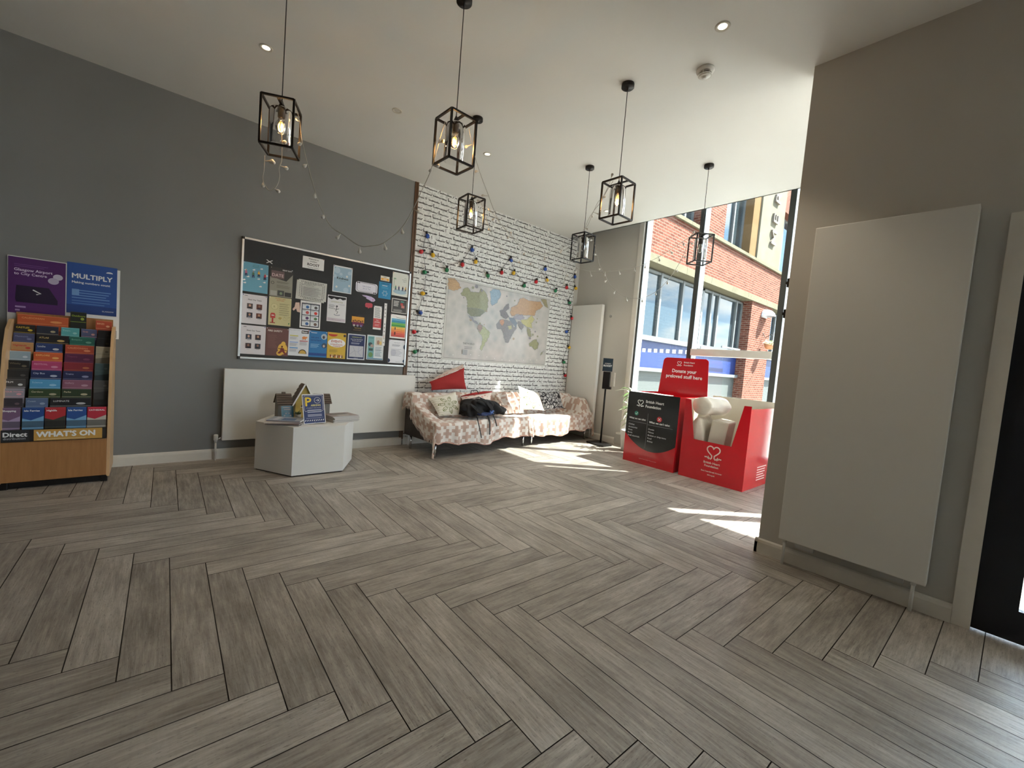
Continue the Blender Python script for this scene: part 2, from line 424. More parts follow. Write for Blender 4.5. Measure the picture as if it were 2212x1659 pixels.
def build_floor():
    th = 0.020; ex = Vector((math.cos(th), -math.sin(th))); ey = Vector((math.sin(th), math.cos(th)))
    w, L = 0.1485, 0.943; A = Vector((0.660, 1.122)); g = 0.0020
    mb = MB(); attr = []; uvs = []
    mb.add([(-4, -6, -0.004), (6, -6, -0.004), (6, 6, -0.004), (-4, 6, -0.004)], [(0, 1, 2, 3)], GROUT); attr.append((0, 0, 0)); uvs.append([(0, 0)] * 4)
    def clip(poly):
        for ax, sgn, lim in ((0, 1, X1 + 0.25), (0, -1, -XR), (1, 1, Y0), (1, -1, -YR)):
            out = []
            for i in range(len(poly)):
                p, q = poly[i], poly[(i + 1) % len(poly)]
                dp = lim - sgn * p[0][ax]; dq = lim - sgn * q[0][ax]
                if dp >= 0: out.append(p)
                if dp * dq < 0:
                    t_ = dp / (dp - dq); out.append((p[0].lerp(q[0], t_), (p[1][0] + (q[1][0] - p[1][0]) * t_, p[1][1] + (q[1][1] - p[1][1]) * t_)))
            poly = out
            if len(poly) < 3: return []
        return poly
    def plank(ox, oy, vert):
        a, b = (w, L) if vert else (L, w)
        cs = [(ox + g, oy + g), (ox + a - g, oy + g), (ox + a - g, oy + b - g), (ox + g, oy + b - g)]
        poly = []
        for x, y in cs:
            P = A + ex * x + ey * y; lx, ly = x - ox, y - oy
            poly.append((P, (ly, lx) if vert else (lx, ly)))
        poly = clip(poly)
        if len(poly) < 3: return
        mb.add([(p[0].x, p[0].y, 0.0) for p in poly], [tuple(range(len(poly)))], FLOOR)
        attr.append((random.random(), random.random(), random.random())); uvs.append([p[1] for p in poly])
    for n in range(-9, 10):
        for k in range(-90, 91):
            ox, oy = n * L + k * w, n * L - k * w
            P = A + ex * ox + ey * oy
            if -5 < P.x < 7.2 and -7 < P.y < 6.5:
                plank(ox, oy, True); plank(ox + w, oy + L - w, False)
    o = struct(mb, 'floor'); me = o.data
    at_ = me.attributes.new('plank', 'FLOAT_VECTOR', 'FACE')
    flat = [c for a in attr for c in a]; at_.data.foreach_set('vector', flat)
    ul = me.uv_layers.new(name='UVMap')
    for p, us in zip(me.polygons, uvs):
        for li, q in zip(p.loop_indices, us): ul.data[li].uv = q
    return o
build_floor()

struct(MB().box((XR, Y0, 0), (X1 + 0.3, Y0 + 0.2, 4.3), WGREY), 'wall_left')
wl = bpy.data.objects['wall_left']
MB().box((2.478, Y0 - 0.003, 0.0), (5.500, Y0 + 0.001, HC), PAPERW).build('wallpaper', wl)
MB().box((5.500, Y0 - 0.002, 0.0), (X1 + 0.01, Y0 + 0.001, 4.22), WBEIGE).build('painted_return', wl)
YV = 0.25; YJ, YM, YK = 3.75, 2.85, 1.52         # left jamb, mullion and right jamb of the tall window
ZW0, ZW1 = 0.20, 4.20
bw = MB()
bw.box((X1, YJ, 0), (X1 + 0.25, Y0 + 0.2, 4.3), WBEIGE).box((X1, YV, 0), (X1 + 0.25, YK, 4.3), WBEIGE)
bw.box((X1, YK, 0), (X1 + 0.25, YJ, ZW0), WBEIGE).box((X1, YK, ZW1), (X1 + 0.25, YJ, 4.3), WBEIGE)
bw.box((X1, YR, 0), (X1 + 0.25, -4.8, 4.3), WBEIGE).box((X1, -4.8, ZW1), (X1 + 0.25, YV, 4.3), WBEIGE).box((X1, -4.8, 0), (X1 + 0.25, YV, ZW0), WBEIGE)
struct(bw, 'wall_back')
st = MB().box((X2, 0.055, 0), (X2 + 0.14, 1.012, HC), WBEIGE).box((X2, -0.95, 2.10), (X2 + 0.14, 0.055, HC), WBEIGE).box((X2, -3.0, 0), (X2 + 0.14, -0.95, HC), WBEIGE)
struct(st, 'wall_right')
sw = MB().box((XR, YR - 0.2, 0), (X1 + 0.25, YR, 0.15), WBEIGE).box((XR, YR - 0.2, 3.2), (X1 + 0.25, YR, 4.3), WBEIGE)
sw.box((XR, YR - 0.2, 0.15), (3.2, YR, 3.2), WBEIGE).box((X1 - 0.2, YR - 0.2, 0.15), (X1 + 0.25, YR, 3.2), WBEIGE)
struct(sw, 'wall_side')
rw = MB().box((XR - 0.2, YR - 0.2, 0), (XR, Y0 + 0.2, 4.3), M('bounce_cutting_dark', C8(70, 70, 70), 0.7))  # unseen wall, coloured dark to cut bounce light on the camera side
struct(rw, 'wall_rear')
ce = MB().box((XR, YR, HC), (XS, Y0, HC + 0.25), CEIL).box((XS - 0.02, YR, HC), (XS, Y0, 4.3), CEIL).box((XS, YR, 4.23), (X1 + 0.25, Y0, 4.33), CEIL)
struct(ce, 'ceiling')

def skirting(pts, name):              # pts along the wall, profile 0.10 high with a rounded top
    mb = MB()
    for (a, b, n) in pts:
        a, b, n = Vector(a), Vector(b), Vector(n)
        prof = [(0, 0), (0.018, 0), (0.018, 0.075), (0.013, 0.092), (0.005, 0.10), (0, 0.10)]
        mb.prism([a + n * p + Vector((0, 0, q)) for p, q in prof], b - a, TRIMW)
    return struct(mb, name)
skirting([((XR, Y0, 0), (2.478, Y0, 0), (0, -1, 0)), ((2.478, Y0, 0), (X1, Y0, 0), (0, -1, 0))], 'baseboard_left')
skirting([((X1, YJ + 0.16, 0), (X1, Y0, 0), (-1, 0, 0))], 'baseboard_back')
skirting([((X2, 0.06, 0), (X2, 1.03, 0), (-1, 0, 0)), ((X2 - 0.018, 1.012, 0), (X2 + 0.14, 1.012, 0), (0, 1, 0))], 'baseboard_right')
struct(MB().box((2.432, Y0 - 0.012, 0.0), (2.462, Y0, HC), wood_mat('dark_oak_strip', C8(120, 84, 50), C8(52, 34, 20)), bev=0.002).box((2.462, Y0 - 0.018, 0), (2.480, Y0, HC), wood_mat('dark_oak_strip', (0, 0, 0), (0, 0, 0))), 'trim_1')
# door in the right wall
DNAVY = M('navy_door_paint', C8(24, 28, 38), 0.5)
struct(MB().box((X2 - 0.016, -0.012, 0), (X2, 0.06, 2.15), TRIMW, bev=0.003).box((X2 - 0.016, -1.02, 2.08), (X2, -0.012, 2.15), TRIMW, bev=0.003).box((X2 - 0.016, -1.02, 0), (X2, -0.95, 2.08), TRIMW, bev=0.003)
       .box((X2, 0.03, 0), (X2 + 0.14, 0.055, 2.1), TRIMW), 'trim_2')
dr = MB().box((X2 + 0.01, -0.16, 0.01), (X2 + 0.055, 0.03, 2.08), DNAVY).box((X2 + 0.01, -0.95, 0.01), (X2 + 0.055, -0.80, 2.08), DNAVY)
dr.box((X2 + 0.01, -0.80, 0.01), (X2 + 0.055, -0.16, 0.17), DNAVY).box((X2 + 0.01, -0.80, 1.95), (X2 + 0.055, -0.16, 2.08), DNAVY)
door = struct(dr, 'door_1')
MB().box((X2 + 0.03, -0.80, 0.17), (X2 + 0.036, -0.16, 1.95), GLASS).build('glass_pane', door)
MB().tube([(X2 - 0.01, -0.84, 0.9), (X2 - 0.05, -0.84, 0.9), (X2 - 0.05, -0.84, 1.3), (X2 - 0.01, -0.84, 1.3)], 0.011, CHROME).build('door_handle', door)

# ------------------------------------------------------------------ windows
def window(name, y0, y1, muls, rail=None, gl=None):
    w = MB(); xf0, xf1 = X1 + 0.02, X1 + 0.16
    def post(ya, yb):
        w.box((xf0, ya, ZW0), (xf0 + 0.012, yb, ZW1), FRAMEG); w.box((xf0 + 0.012, ya, ZW0), (xf1, yb, ZW1), FRAMEL)
    post(y1 - 0.05, y1); post(y0, y0 + 0.05)
    for m_ in muls: post(m_ - 0.032, m_ + 0.032)
    w.box((xf0, y0, ZW0), (xf1, y1, ZW0 + 0.06), FRAMEL).box((xf0, y0, ZW1 - 0.06), (xf1, y1, ZW1), FRAMEL)
    o = struct(w, name)
    muls = sorted(muls)
    ys = [y0 + 0.05] + [q for m_ in muls for q in (m_ - 0.032, m_ + 0.032)] + [y1 - 0.05]
    for i in range(0, len(ys), 2):
        p = MB().box((X1 + 0.10, ys[i], ZW0 + 0.06), (X1 + 0.108, ys[i + 1], ZW1 - 0.06), gl or GLASS).build('glass_pane', o)
    if rail: MB().box((xf0 - 0.03, rail[0], 1.455), (xf1 - 0.02, rail[1], 1.545), TRIMW, bev=0.004).build('push_rail', o)
    return o
w1 = window('window_1', YK, YJ, [YM, 1.79], rail=(1.825, YM - 0.034), gl=TINTED)
# frosted squares stuck on the left pane at eye height
def film():
    m = bpy.data.materials.new('frosted_film'); m.use_nodes = True; nt = m.node_tree; nt.nodes.clear(); t = NT(nt)
    o = nt.nodes.new('ShaderNodeOutputMaterial'); a = nt.nodes.new('ShaderNodeBsdfTranslucent'); a.inputs[0].default_value = (0.86, 0.9, 0.94, 1)
    nt.links.new(a.outputs[0], o.inputs[0]); return m
SQ = film()
for i in range(8):
    y = 3.60 - i * 0.098; MB().box((X1 + 0.097, y - 0.026, 1.475), (X1 + 0.0995, y + 0.026, 1.527), SQ).build('frosted_square', w1)
window('window_2', -4.8, YV, [-0.06, -0.95, -1.9, -2.95, -4.0])
jb = MB().box((X1 - 0.012, YJ - 0.02, ZW0), (X1 + 0.02, YJ + 0.055, 4.1), TRIMW).box((X1 - 0.012, YK - 0.06, ZW0), (X1 + 0.02, YK + 0.004, 4.1), TRIMW)
jb.box((X1 - 0.06, YK, ZW0 - 0.03), (X1 + 0.02, YJ + 0.10, ZW0), TRIMW, bev=0.004)
struct(jb, 'trim_3')
sg = MB()
for i in range(3):
    xx = 3.23 + i * (X1 - 0.26 - 3.2) / 2; sg.box((xx - 0.03, YR - 0.14, 0.15), (xx + 0.03, YR - 0.06, 3.2), FRAMEG)
sgo = struct(sg, 'unseen_window_3'); MB().box((3.2, YR - 0.104, 0.15), (X1 - 0.2, YR - 0.098, 3.2), GLASS).build('glass_pane', sgo)  # unseen side glazing, added and sized for its light into the room

# ------------------------------------------------------------------ radiators
def flat_radiator(name, lo, hi, axis, label, pipes):
    """smooth flat-front panel; axis = direction it faces ('y' or 'x'), lo/hi = panel box"""
    t = thing(name, ((lo[0] + hi[0]) / 2, (lo[1] + hi[1]) / 2, 0), label, 'radiator')
    MB().box(lo, hi, RADW, bev=0.006).build('panel', t)
    for (x, y) in pipes:
        v = MB(); c = MB()
        v.tube([(x, y, 0), (x, y, lo[2] + 0.02)], 0.0085, RADW)
        c.lathe((x, y, lo[2] - 0.02), [(0.012, 0), (0.012, 0.02), (0.018, 0.022), (0.019, 0.07), (0.015, 0.078)], RADW, 14)
        if axis == 'y': v.tube([(x, y, lo[2] + 0.0), (x + 0.05 * (1 if x < (lo[0] + hi[0]) / 2 else -1), y, lo[2] + 0.03)], 0.009, CHROME)
        else: v.tube([(x, y, lo[2] + 0.0), (x, y + 0.05 * (1 if y < (lo[1] + hi[1]) / 2 else -1), lo[2] + 0.01)], 0.009, CHROME)
        v.build('pipe', t); c.build('valve', t)
    if axis == 'y':
        for f in (0.15, 0.85):
            x = lo[0] + (hi[0] - lo[0]) * f; MB().box((x - 0.03, hi[1] - 0.001, lo[2] + 0.05), (x + 0.03, Y0 - 0.004, hi[2] - 0.05), RADW).build('bracket', t)
    else:
        for f in (0.2, 0.8):
            y = lo[1] + (hi[1] - lo[1]) * f; MB().box((hi[0] - 0.001, y - 0.03, lo[2] + 0.06), (XW_[0] - 0.001, y + 0.03, hi[2] - 0.06), RADW).build('bracket', t)
            MB().box((lo[0] + 0.03, y - 0.05, lo[2] - 0.035), (hi[0], y + 0.05, lo[2] - 0.004), ALU).build('fixing_clip', t)
    return t
XW_ = [X1]
a = at(485, 796, 'y', 4.85); b_ = at(479, 952, 'y', 4.85); c_ = at(898, 811, 'y', 4.85)
flat_radiator('radiator', (a.x, 4.85, b_.z), (c_.x, 4.905, a.z), 'y', 'long low white flat-panel radiator on the grey wall under the noticeboard', [(a.x - 0.045, 4.88), (c_.x - 0.02, 4.9)])
a = at(1242, 653, 'x', 5.49); c_ = at(1302, 652, 'x', 5.49)
flat_radiator('radiator', (5.49, c_.y, 0.175), (5.555, 4.93, 2.20), 'x', 'tall white vertical radiator on the beige wall behind the sofa end', [(5.53, c_.y + 0.06), (5.53, 4.85)])
XW_[0] = X2
a = at(1760, 494, 'x', X2 - 0.09); b_ = at(2121, 437, 'x', X2 - 0.09); c_ = at(1998, 1271, 'x', X2 - 0.09); d_ = at(1683, 1161, 'x', X2 - 0.09)
flat_radiator('radiator', (X2 - 0.09, (b_.y + c_.y) / 2, (c_.z + d_.z) / 2), (X2 - 0.028, (a.y + d_.y) / 2, (a.z + b_.z) / 2), 'x', 'tall white vertical radiator nearest the camera beside the dark door', [(X2 - 0.06, (b_.y + c_.y) / 2 + 0.05), (X2 - 0.06, (a.y + d_.y) / 2 - 0.03)])

# ------------------------------------------------------------------ ceiling fittings
def downlight(px, py, lit, label):
    p = at(px, py, 'z', HC); t = thing('downlight', (p.x, p.y, HC), label, 'ceiling light', None)
    MB().lathe((p.x, p.y, HC), [(0.026, -0.001), (0.030, -0.004), (0.040, -0.006), (0.043, -0.003), (0.043, 0.0)], M('downlight_bezel', C8(206, 202, 190), 0.4), 28, cap=False).build('bezel', t)
    em = M('lit_lamp_face', C8(255, 240, 200), 0.4, emit=(1.0, 0.9, 0.68), estr=0.35) if lit else M('unlit_lamp_face', C8(205, 202, 194), 0.3)
    MB().lathe((p.x, p.y, HC), [(0.0, -0.002), (0.014, -0.0025), (0.026, -0.001)], em, 24, cap=False).build('lamp_face', t)
    if lit:
        l = bpy.data.lights.new('downlight_lamp', 'SPOT'); l.energy = 3; l.spot_size = R(95); l.spot_blend = 0.6; l.color = (1, 0.85, 0.65); l.shadow_soft_size = 0.03
        o = bpy.data.objects.new('downlight_lamp', l); COL.objects.link(o); o.parent = t; o.location = (0, 0, -0.02)
downlight(575, 103, True, 'lit recessed spotlight in the ceiling beside the leftmost lantern cord')
downlight(1561, 57, True, 'lit recessed spotlight in the ceiling above the smoke detector')
downlight(858, 239, False, 'unlit recessed spotlight in the ceiling between the two leftmost lanterns')
downlight(1053, 333, True, 'lit recessed spotlight in the ceiling above the brick wallpaper')
downlight(1311, 456, True, 'lit recessed spotlight low by the window seen through a lantern glass')
p = at(1524, 150, 'z', HC)
t = thing('smoke_detector', (p.x, p.y, HC), 'white domed smoke detector on the ceiling', 'smoke detector')
DW = M('detector_white', C8(226, 224, 218), 0.4)
MB().lathe((p.x, p.y, HC), [(0.056, 0), (0.058, -0.012), (0.054, -0.022), (0.047, -0.024)], DW, 28).build('base', t)
MB().lathe((p.x, p.y, HC), [(0.040, -0.024), (0.040, -0.044)], BLACKP, 24).build('sensor_slots', t)
hd = MB()
for z in (-0.031, -0.041): hd.lathe((p.x, p.y, HC + z), [(0.047, 0), (0.046, -0.003), (0.042, -0.003), (0.042, 0)], DW, 28)
for k in range(6):
    a = R(60 * k + 10); hd.box((p.x + 0.040 * math.cos(a) - 0.004, p.y + 0.040 * math.sin(a) - 0.004, HC - 0.045), (p.x + 0.040 * math.cos(a) + 0.004, p.y + 0.040 * math.sin(a) + 0.004, HC - 0.022), DW)
hd.lathe((p.x, p.y, HC), [(0.042, -0.044), (0.030, -0.050), (0.016, -0.052), (0.015, -0.060), (0.006, -0.063)], DW, 28)
hd.build('cover', t)

# ------------------------------------------------------------------ lantern pendants
FIL = M('glowing_filament', C8(255, 190, 80), 0.5, emit=(1.0, 0.60, 0.13), estr=0.30)
FILOFF = M('unlit_filament', C8(190, 170, 130), 0.4)
AMBER = glass_mat('amber_bulb_glass', (1.0, 0.86, 0.62), 1.2)
CLEARB = glass_mat('clear_bulb_glass', (0.97, 0.97, 0.96), 1.4)
def lantern(x, y, zt, yaw, label, lit=True, dx=0, dy=0, round_bulb=False):
    t = thing('pendant_lantern', (x, y, zt), label, 'pendant light', 'black cage lanterns hanging from the ceiling'); t.rotation_euler.z = 0
    w, h, b = 0.17, 0.267, 0.0055
    ca, sa = math.cos(yaw), math.sin(yaw)
    def T(p): return (x + p[0] * ca - p[1] * sa, y + p[0] * sa + p[1] * ca, zt + p[2])
    rot = Matrix.Rotation(yaw, 3, 'Z'); s = w / 2
    cg = MB()
    def bar(lo, hi): cg.box((x + lo[0], y + lo[1], zt + lo[2]), (x + hi[0], y + hi[1], zt + hi[2]), METD, rot, (x, y, zt))
    for cx in (-s, s):
        for cy in (-s, s): bar((cx - b, cy - b, -h), (cx + b, cy + b, 0))
    for z in (0, -h):
        for c in (-s, s):
            bar((-s, c - b, z - b), (s, c + b, z + b)); bar((c - b, -s, z - b), (c + b, s, z + b))
    bar((-s, -b * 1.4, -b), (s, b * 1.4, b * 0.4))
    cg.build('cage', t)
    MB().tube([(x, y, zt), (x + dx, y + dy, HC - 0.02)], 0.0028, BLACKP, 8).build('cord', t)
    cn = MB().lathe((x + dx, y + dy, HC), [(0.045, 0), (0.046, -0.006), (0.046, -0.026), (0.043, -0.029), (0.008, -0.029), (0.007, -0.045), (0.004, -0.047)], METD, 32); cn.build('ceiling_rose', t)
    MB().lathe((x, y, zt), [(0.005, 0.02), (0.012, 0.0), (0.024, -0.02), (0.024, -0.03), (0.019, -0.034), (0.019, -0.075), (0.015, -0.08)], METD, 22).build('lamp_holder', t)
    MB().lathe((x, y, zt), [(0.02, -0.033), (0.058, -0.033), (0.060, -0.037), (0.060, -0.240), (0.058, -0.241)], LGLASS, 32, cap=False).build('glass_shade', t)
    bprof = [(0.013, -0.08), (0.016, -0.09), (0.026, -0.105), (0.031, -0.125), (0.027, -0.147), (0.016, -0.163), (0.0, -0.168)] if round_bulb else [(0.013, -0.08), (0.017, -0.092), (0.0215, -0.115), (0.0215, -0.135), (0.017, -0.155), (0.008, -0.166), (0.0, -0.168)]
    bb = MB().lathe((x, y, zt), bprof, AMBER if lit else CLEARB, 22, cap=False).build('bulb', t)
    fm = MB(); fl = FIL if lit else FILOFF
    for k in range(5 if lit else 2):
        a_ = 2 * math.pi * k / 5
        fm.tube([(x + 0.004 * math.cos(a_), y + 0.004 * math.sin(a_), zt - 0.09), (x + 0.012 * math.cos(a_), y + 0.012 * math.sin(a_), zt - 0.115), (x + 0.011 * math.cos(a_ + .5), y + 0.011 * math.sin(a_ + .5), zt - 0.14), (x + 0.003 * math.cos(a_), y + 0.003 * math.sin(a_), zt - 0.15)], 0.0013 if lit else 0.0007, fl, 6)
    fm.build('filament', bb)
    if lit:
        l = bpy.data.lights.new('bulb_lamp', 'POINT'); l.energy = 0.5; l.color = (1, 0.62, 0.3); l.shadow_soft_size = 0.02
        o = bpy.data.objects.new('bulb_lamp', l); COL.objects.link(o); o.parent = t; o.location = (0, 0, -0.125)
    return t
LP = {1: (0.556, 2.92, 2.60), 2: (1.349, 2.265, 2.605), 3: (2.134, 3.219, 2.597), 4: (2.621, 2.006, 2.582), 5: (3.469, 3.048, 2.583), 6: (4.18, 2.115, 2.595)}
lantern(*LP[1], R(19.4 + 45), 'lit black cage lantern hanging in front of the grey wall, furthest left', round_bulb=True)
lantern(*LP[2], R(46.3 + 45), 'lit black cage lantern, second from the left, hanging closest to the camera', round_bulb=True)
lantern(*LP[3], R(39.9 + 45), 'lit black cage lantern hanging in front of the brick wallpaper')
lantern(*LP[4], R(46.2 + 45), 'lit black cage lantern hanging clear of the walls right of the ceiling centre')
lantern(*LP[5], R(45 + 45), 'unlit black cage lantern hanging at the wallpaper corner beside the window', lit=False)
lantern(*LP[6], R(7.6 + 45), 'unlit black cage lantern hanging in front of the tall window', lit=False)

# ------------------------------------------------------------------ outside: the building across the lane
YF, YG = 6.0, 6.35          # brick face and the recessed window plane
AW = M('white_window_frame', C8(90, 93, 93), 0.4); BLUEF = M('blue_window_film', C8(16, 38, 88), 0.4); GREYP = M('grey_infill_panel', C8(66, 71, 69), 0.6)
def dark_glass():
    m, t, b = new_mat('reflective_window_glass'); b.inputs['Base Color'].default_value = (0.02, 0.03, 0.035, 1)
    b.inputs['Roughness'].default_value = 0.02; b.inputs['Specular IOR Level'].default_value = 0.5; b.inputs['IOR'].default_value = 1.75
    n = t.noise(t.coord('Object'), 1.3, 2.0); t.l.new(t.bump(n, 0.06, 0.02), b.inputs['Normal']); return m
DGL = dark_glass()
bl = thing('office_building', (14, YF, 0), 'red brick building with stone bands seen through the tall window', 'building')
fc = MB()
fc.box((6.6, YF, 4.10), (28, YF + 0.5, 5.24), BRICK)
fc.box((6.6, YF, -0.4), (8.0, YF + 0.5, 4.0), BRICK)
fc.box((11.86, YF + 0.02, 5.33), (13.3, YF + 0.5, 9.5), BRICK).box((6.6, YF + 0.02, 5.33), (9.6, YF + 0.5, 9.5), BRICK)
fc.box((18.2, YF + 0.02, 7.6), (28, YF + 0.5, 9.5), BRICK)
fc.box((16.0, YF, -0.4), (18.0, YF + 0.5, 3.90), BRICK)
fc.box((22.4, YF, -0.4), (24.2, YF + 0.5, 3.90), BRICK)
fc.build('brick_wall', bl)
for (p_, z0_, z1_) in ((.05, 3.90, 4.10), (.07, 5.24, 5.335)):
    sb = MB().box((6.6, YF - p_ + .004, z0_ + .003), (28, YF + 0.5, z1_ - .003), STONE)
    for x in [6.6 + 1.52 * i for i in range(14)]: sb.box((x, YF - p_, z0_), (x + 1.512, YF - p_ + .01, z1_), STONE)
    sb.build('stone_band', bl)
MB().box((15.87, YF - 0.03, 5.335), (18.05, YF + 0.5, 9.5), CREAM).box((15.3, YF + 0.02, 5.335), (15.86, YF + 0.5, 9.5), stone_mat('weathered_stone', C8(104, 84, 58))).build('stone_panel', bl)
MB().box((6.6, YG, 8.2), (28, YG + 0.3, 9.5), BRICK).build('upper_wall', bl)
MB().box((6.6, YF, 9.5), (28, YF + 4.0, 9.8), STONE).build('roof', bl)
def far_window(x0, x1, z0, z1, muls, opened=None):
    f = MB(); w = 0.06
    f.box((x0, YG - 0.06, z0), (x0 + w, YG + 0.02, z1), AW).box((x1 - w, YG - 0.06, z0), (x1, YG + 0.02, z1), AW)
    f.box((x0, YG - 0.08, z0), (x1, YG + 0.02, z0 + w), AW).box((x0, YG - 0.06, z1 - w), (x1, YG + 0.02, z1), AW)
    for m_ in muls: f.box((m_ - 0.045, YG - 0.075, z0), (m_ + 0.045, YG + 0.02, z1), AW)
    o = f.build('window', bl)
    MB().box((x0 + w, YG - 0.01, z0 + w), (x1 - w, YG, z1 - w), DGL).build('pane', o)
    return o
far_window(8.0, 12.95, 2.06, 3.84, [9.2, 10.49, 11.7])
far_window(12.95, 15.98, 2.06, 3.84, [13.54, 14.05, 15.45])
far_window(18.0, 22.4, 2.06, 3.84, [19.3, 20.6]); far_window(9.6, 11.86, 5.4, 8.2, [11.35]); far_window(13.3, 15.3, 5.4, 8.2, [14.5])
far_window(18.06, 22.0, 5.4, 7.6, [19.0, 20.4])
MB().box((13.95, YG - 0.36, 2.10), (15.4, YG - 0.33, 2.16), AW).build('opening_casement', bl)
sl = MB(); bp = MB(); gp = MB()
for x0, x1 in ((8.0, 12.93), (12.97, 16.0), (18.0, 22.4)):
    sl.box((x0, YG - 0.14, 1.98), (x1, YG + 0.02, 2.06), AW).box((x0, YG - 0.14, 1.16), (x1, YG + 0.02, 1.26), AW)
    bp.box((x0, YG - 0.02, 1.26), (x1, YG + 0.02, 1.98), BLUEF); gp.box((x0, YG - 0.02, -0.4), (x1, YG + 0.02, 1.16), GREYP)
sl.build('window_sill', bl); bp.build('blue_panel', bl); gp.build('infill_panel', bl)
# raised letters running up the cream panel
LT = M('bronze_letters', C8(96, 88, 78), 0.5)
def wall_letter(ch, z, hgt, name):
    vs, fs, w = text_shape(ch); mb = MB(); k = hgt * 1.38
    y0, y1 = YF - 0.10, YF - 0.03; xc = 17.0
    ww = w * k
    out = []
    for x, y in vs: out.append((xc + 0.28 - y * k * 0.86, y0, z + x * k))
    out2 = [(a, y1, c) for a, _, c in out]; n = len(out)
    mb.add(out + out2, fs + [tuple(n + i for i in f[::-1]) for f in fs], LT)
    ed = {}
    for f in fs:
        for i in range(len(f)):
            e = (f[i], f[(i + 1) % len(f)]); ed[tuple(sorted(e))] = ed.get(tuple(sorted(e)), 0) + 1
    sides = [(a_, b_, b_ + n, a_ + n) for (a_, b_), c in ed.items() if c == 1]
    mb.add(out + out2, sides, LT); return mb.build(name, bl)
for ch, z in (('M', 6.08), ('E', 6.85), ('R', 7.56), ('C', 8.25)): wall_letter(ch, z, 0.55, 'sign_letter')
# bulkhead lamp, bracket and hanging basket on the pier
t = thing('wall_lamp', (17.2, YF, 3.55), 'grey half-dome lamp on the sunlit brick pier outside', 'outdoor lamp')
MB().grid(lambda a, b: (17.2 + 0.30 * math.cos(math.pi * a) * math.sin(math.pi / 2 * b + 0.0), YF - 0.02 - 0.36 * math.sin(math.pi * a) * math.sin(math.pi / 2 * b), 3.5 + 0.26 * math.cos(math.pi / 2 * b)), 18, 8, M('grey_lamp_shell', C8(176, 178, 182), 0.4)).build('shade', t)
MB().box((16.95, YF - 0.04, 3.46), (17.45, YF, 3.56), M('grey_lamp_shell', (0, 0, 0))).build('mount', t)
t = thing('hanging_basket', (17.45, YF - 0.2, 2.4), 'small planted basket hanging from the brick pier outside', 'hanging basket')
MB().tube([(17.3, YF, 2.9), (17.3, YF - 0.1, 2.72), (17.3, YF - 0.28, 2.86), (17.3, YF - 0.34, 2.8)], 0.012, METD).build('bracket', t)
MB().tube([(17.3, YF - 0.28, 2.84), (17.3, YF - 0.28, 2.5)], 0.006, METD).build('chain', t)
MB().lathe((17.3, YF - 0.28, 2.3), [(0.08, 0), (0.16, 0.06), (0.2, 0.2), (0.18, 0.2)], M('terracotta', C8(170, 120, 84), 0.8), 18).build('basket', t)
GRN = M('leaf_green', C8(96, 132, 60), 0.6, var=0.2); PGRN = M('pale_leaf', C8(200, 214, 176), 0.6, var=0.15)
lf = MB()
for k in range(70):
    a = random.uniform(0, 6.28); q = random.uniform(0.02, 0.24); c = Vector((17.3 + q * math.cos(a), YF - 0.28 + q * math.sin(a), 2.5 + random.uniform(-0.05, 0.12)))
    d = Vector((random.uniform(-1, 1), random.uniform(-1, 1), random.uniform(-.3, 1))).normalized() * 0.07; e = d.orthogonal().normalized() * 0.022
    lf.add([c - d, c + e, c + d, c - e], [(0, 1, 2, 3)], random.choice([GRN, PGRN]))
lf.build('foliage', t)
struct(MB().box((X1 + 0.25, -14, -0.45), (34, YF + 2, -0.40), M('paving', C8(136, 133, 126), 0.8)).box((X1 + 0.26, -3.5, -0.4), (X1 + 0.9, 4.6, -0.02), M('paving', (0, 0, 0))), 'trim_4')

# ------------------------------------------------------------------ noticeboard and its papers
NB0, NB1, NZ0, NZ1 = 0.650, 2.447, 1.000, 2.190
nb = thing('noticeboard', ((NB0 + NB1) / 2, Y0, NZ0), 'charcoal felt noticeboard with aluminium frame on the grey wall', 'noticeboard')
MB().box((NB0 + 0.01, Y0 - 0.014, NZ0 + 0.01), (NB1 - 0.01, Y0, NZ1 - 0.01), M('charcoal_felt', C8(62, 63, 64), 0.95, bump=0.3)).build('felt_panel', nb)
fr = MB()
fr.box((NB0, Y0 - 0.024, NZ0 + 0.02), (NB0 + 0.02, Y0, NZ1 - 0.02), ALU, bev=0.003).box((NB1 - 0.02, Y0 - 0.024, NZ0 + 0.02), (NB1, Y0, NZ1 - 0.02), ALU, bev=0.003)
fr.box((NB0 + 0.02, Y0 - 0.024, NZ0), (NB1 - 0.02, Y0, NZ0 + 0.02), ALU, bev=0.003).box((NB0 + 0.02, Y0 - 0.024, NZ1 - 0.02), (NB1 - 0.02, Y0, NZ1), ALU, bev=0.003)
fr.build('frame', nb)
for x in (NB0 - 0.002, NB1 - 0.024):
    for z in (NZ0 - 0.002, NZ1 - 0.024): MB().box((x, Y0 - 0.026, z), (x + 0.026, Y0, z + 0.026), BLACKP, bev=0.005).build('corner_cap', nb)
YB = Y0 - 0.0145
PINS = {'r': M('red_pin', C8(200, 40, 40), 0.3), 'w': M('white_pin', C8(235, 235, 235), 0.3), 'b': M('blue_pin', C8(40, 60, 160), 0.3)}
def notice(x0, z1, x1, z0, paper, name, label, cat='notice', pins=True, lift=0.0, round_=0, tilt=0.0, group=None):
    c = Vector(((x0 + x1) / 2, 0, (z0 + z1) / 2)); U = Vector((math.cos(tilt), 0, math.sin(tilt))); V = Vector((-math.sin(tilt), 0, math.cos(tilt)))
    w, h = x1 - x0, z1 - z0; O = Vector((c.x, YB - lift, c.z)) - U * w / 2 - V * h / 2
    s = Sheet(O, U, V, w, h, paper, round_=round_); s.meta = (name, label, cat, pins, group); return s
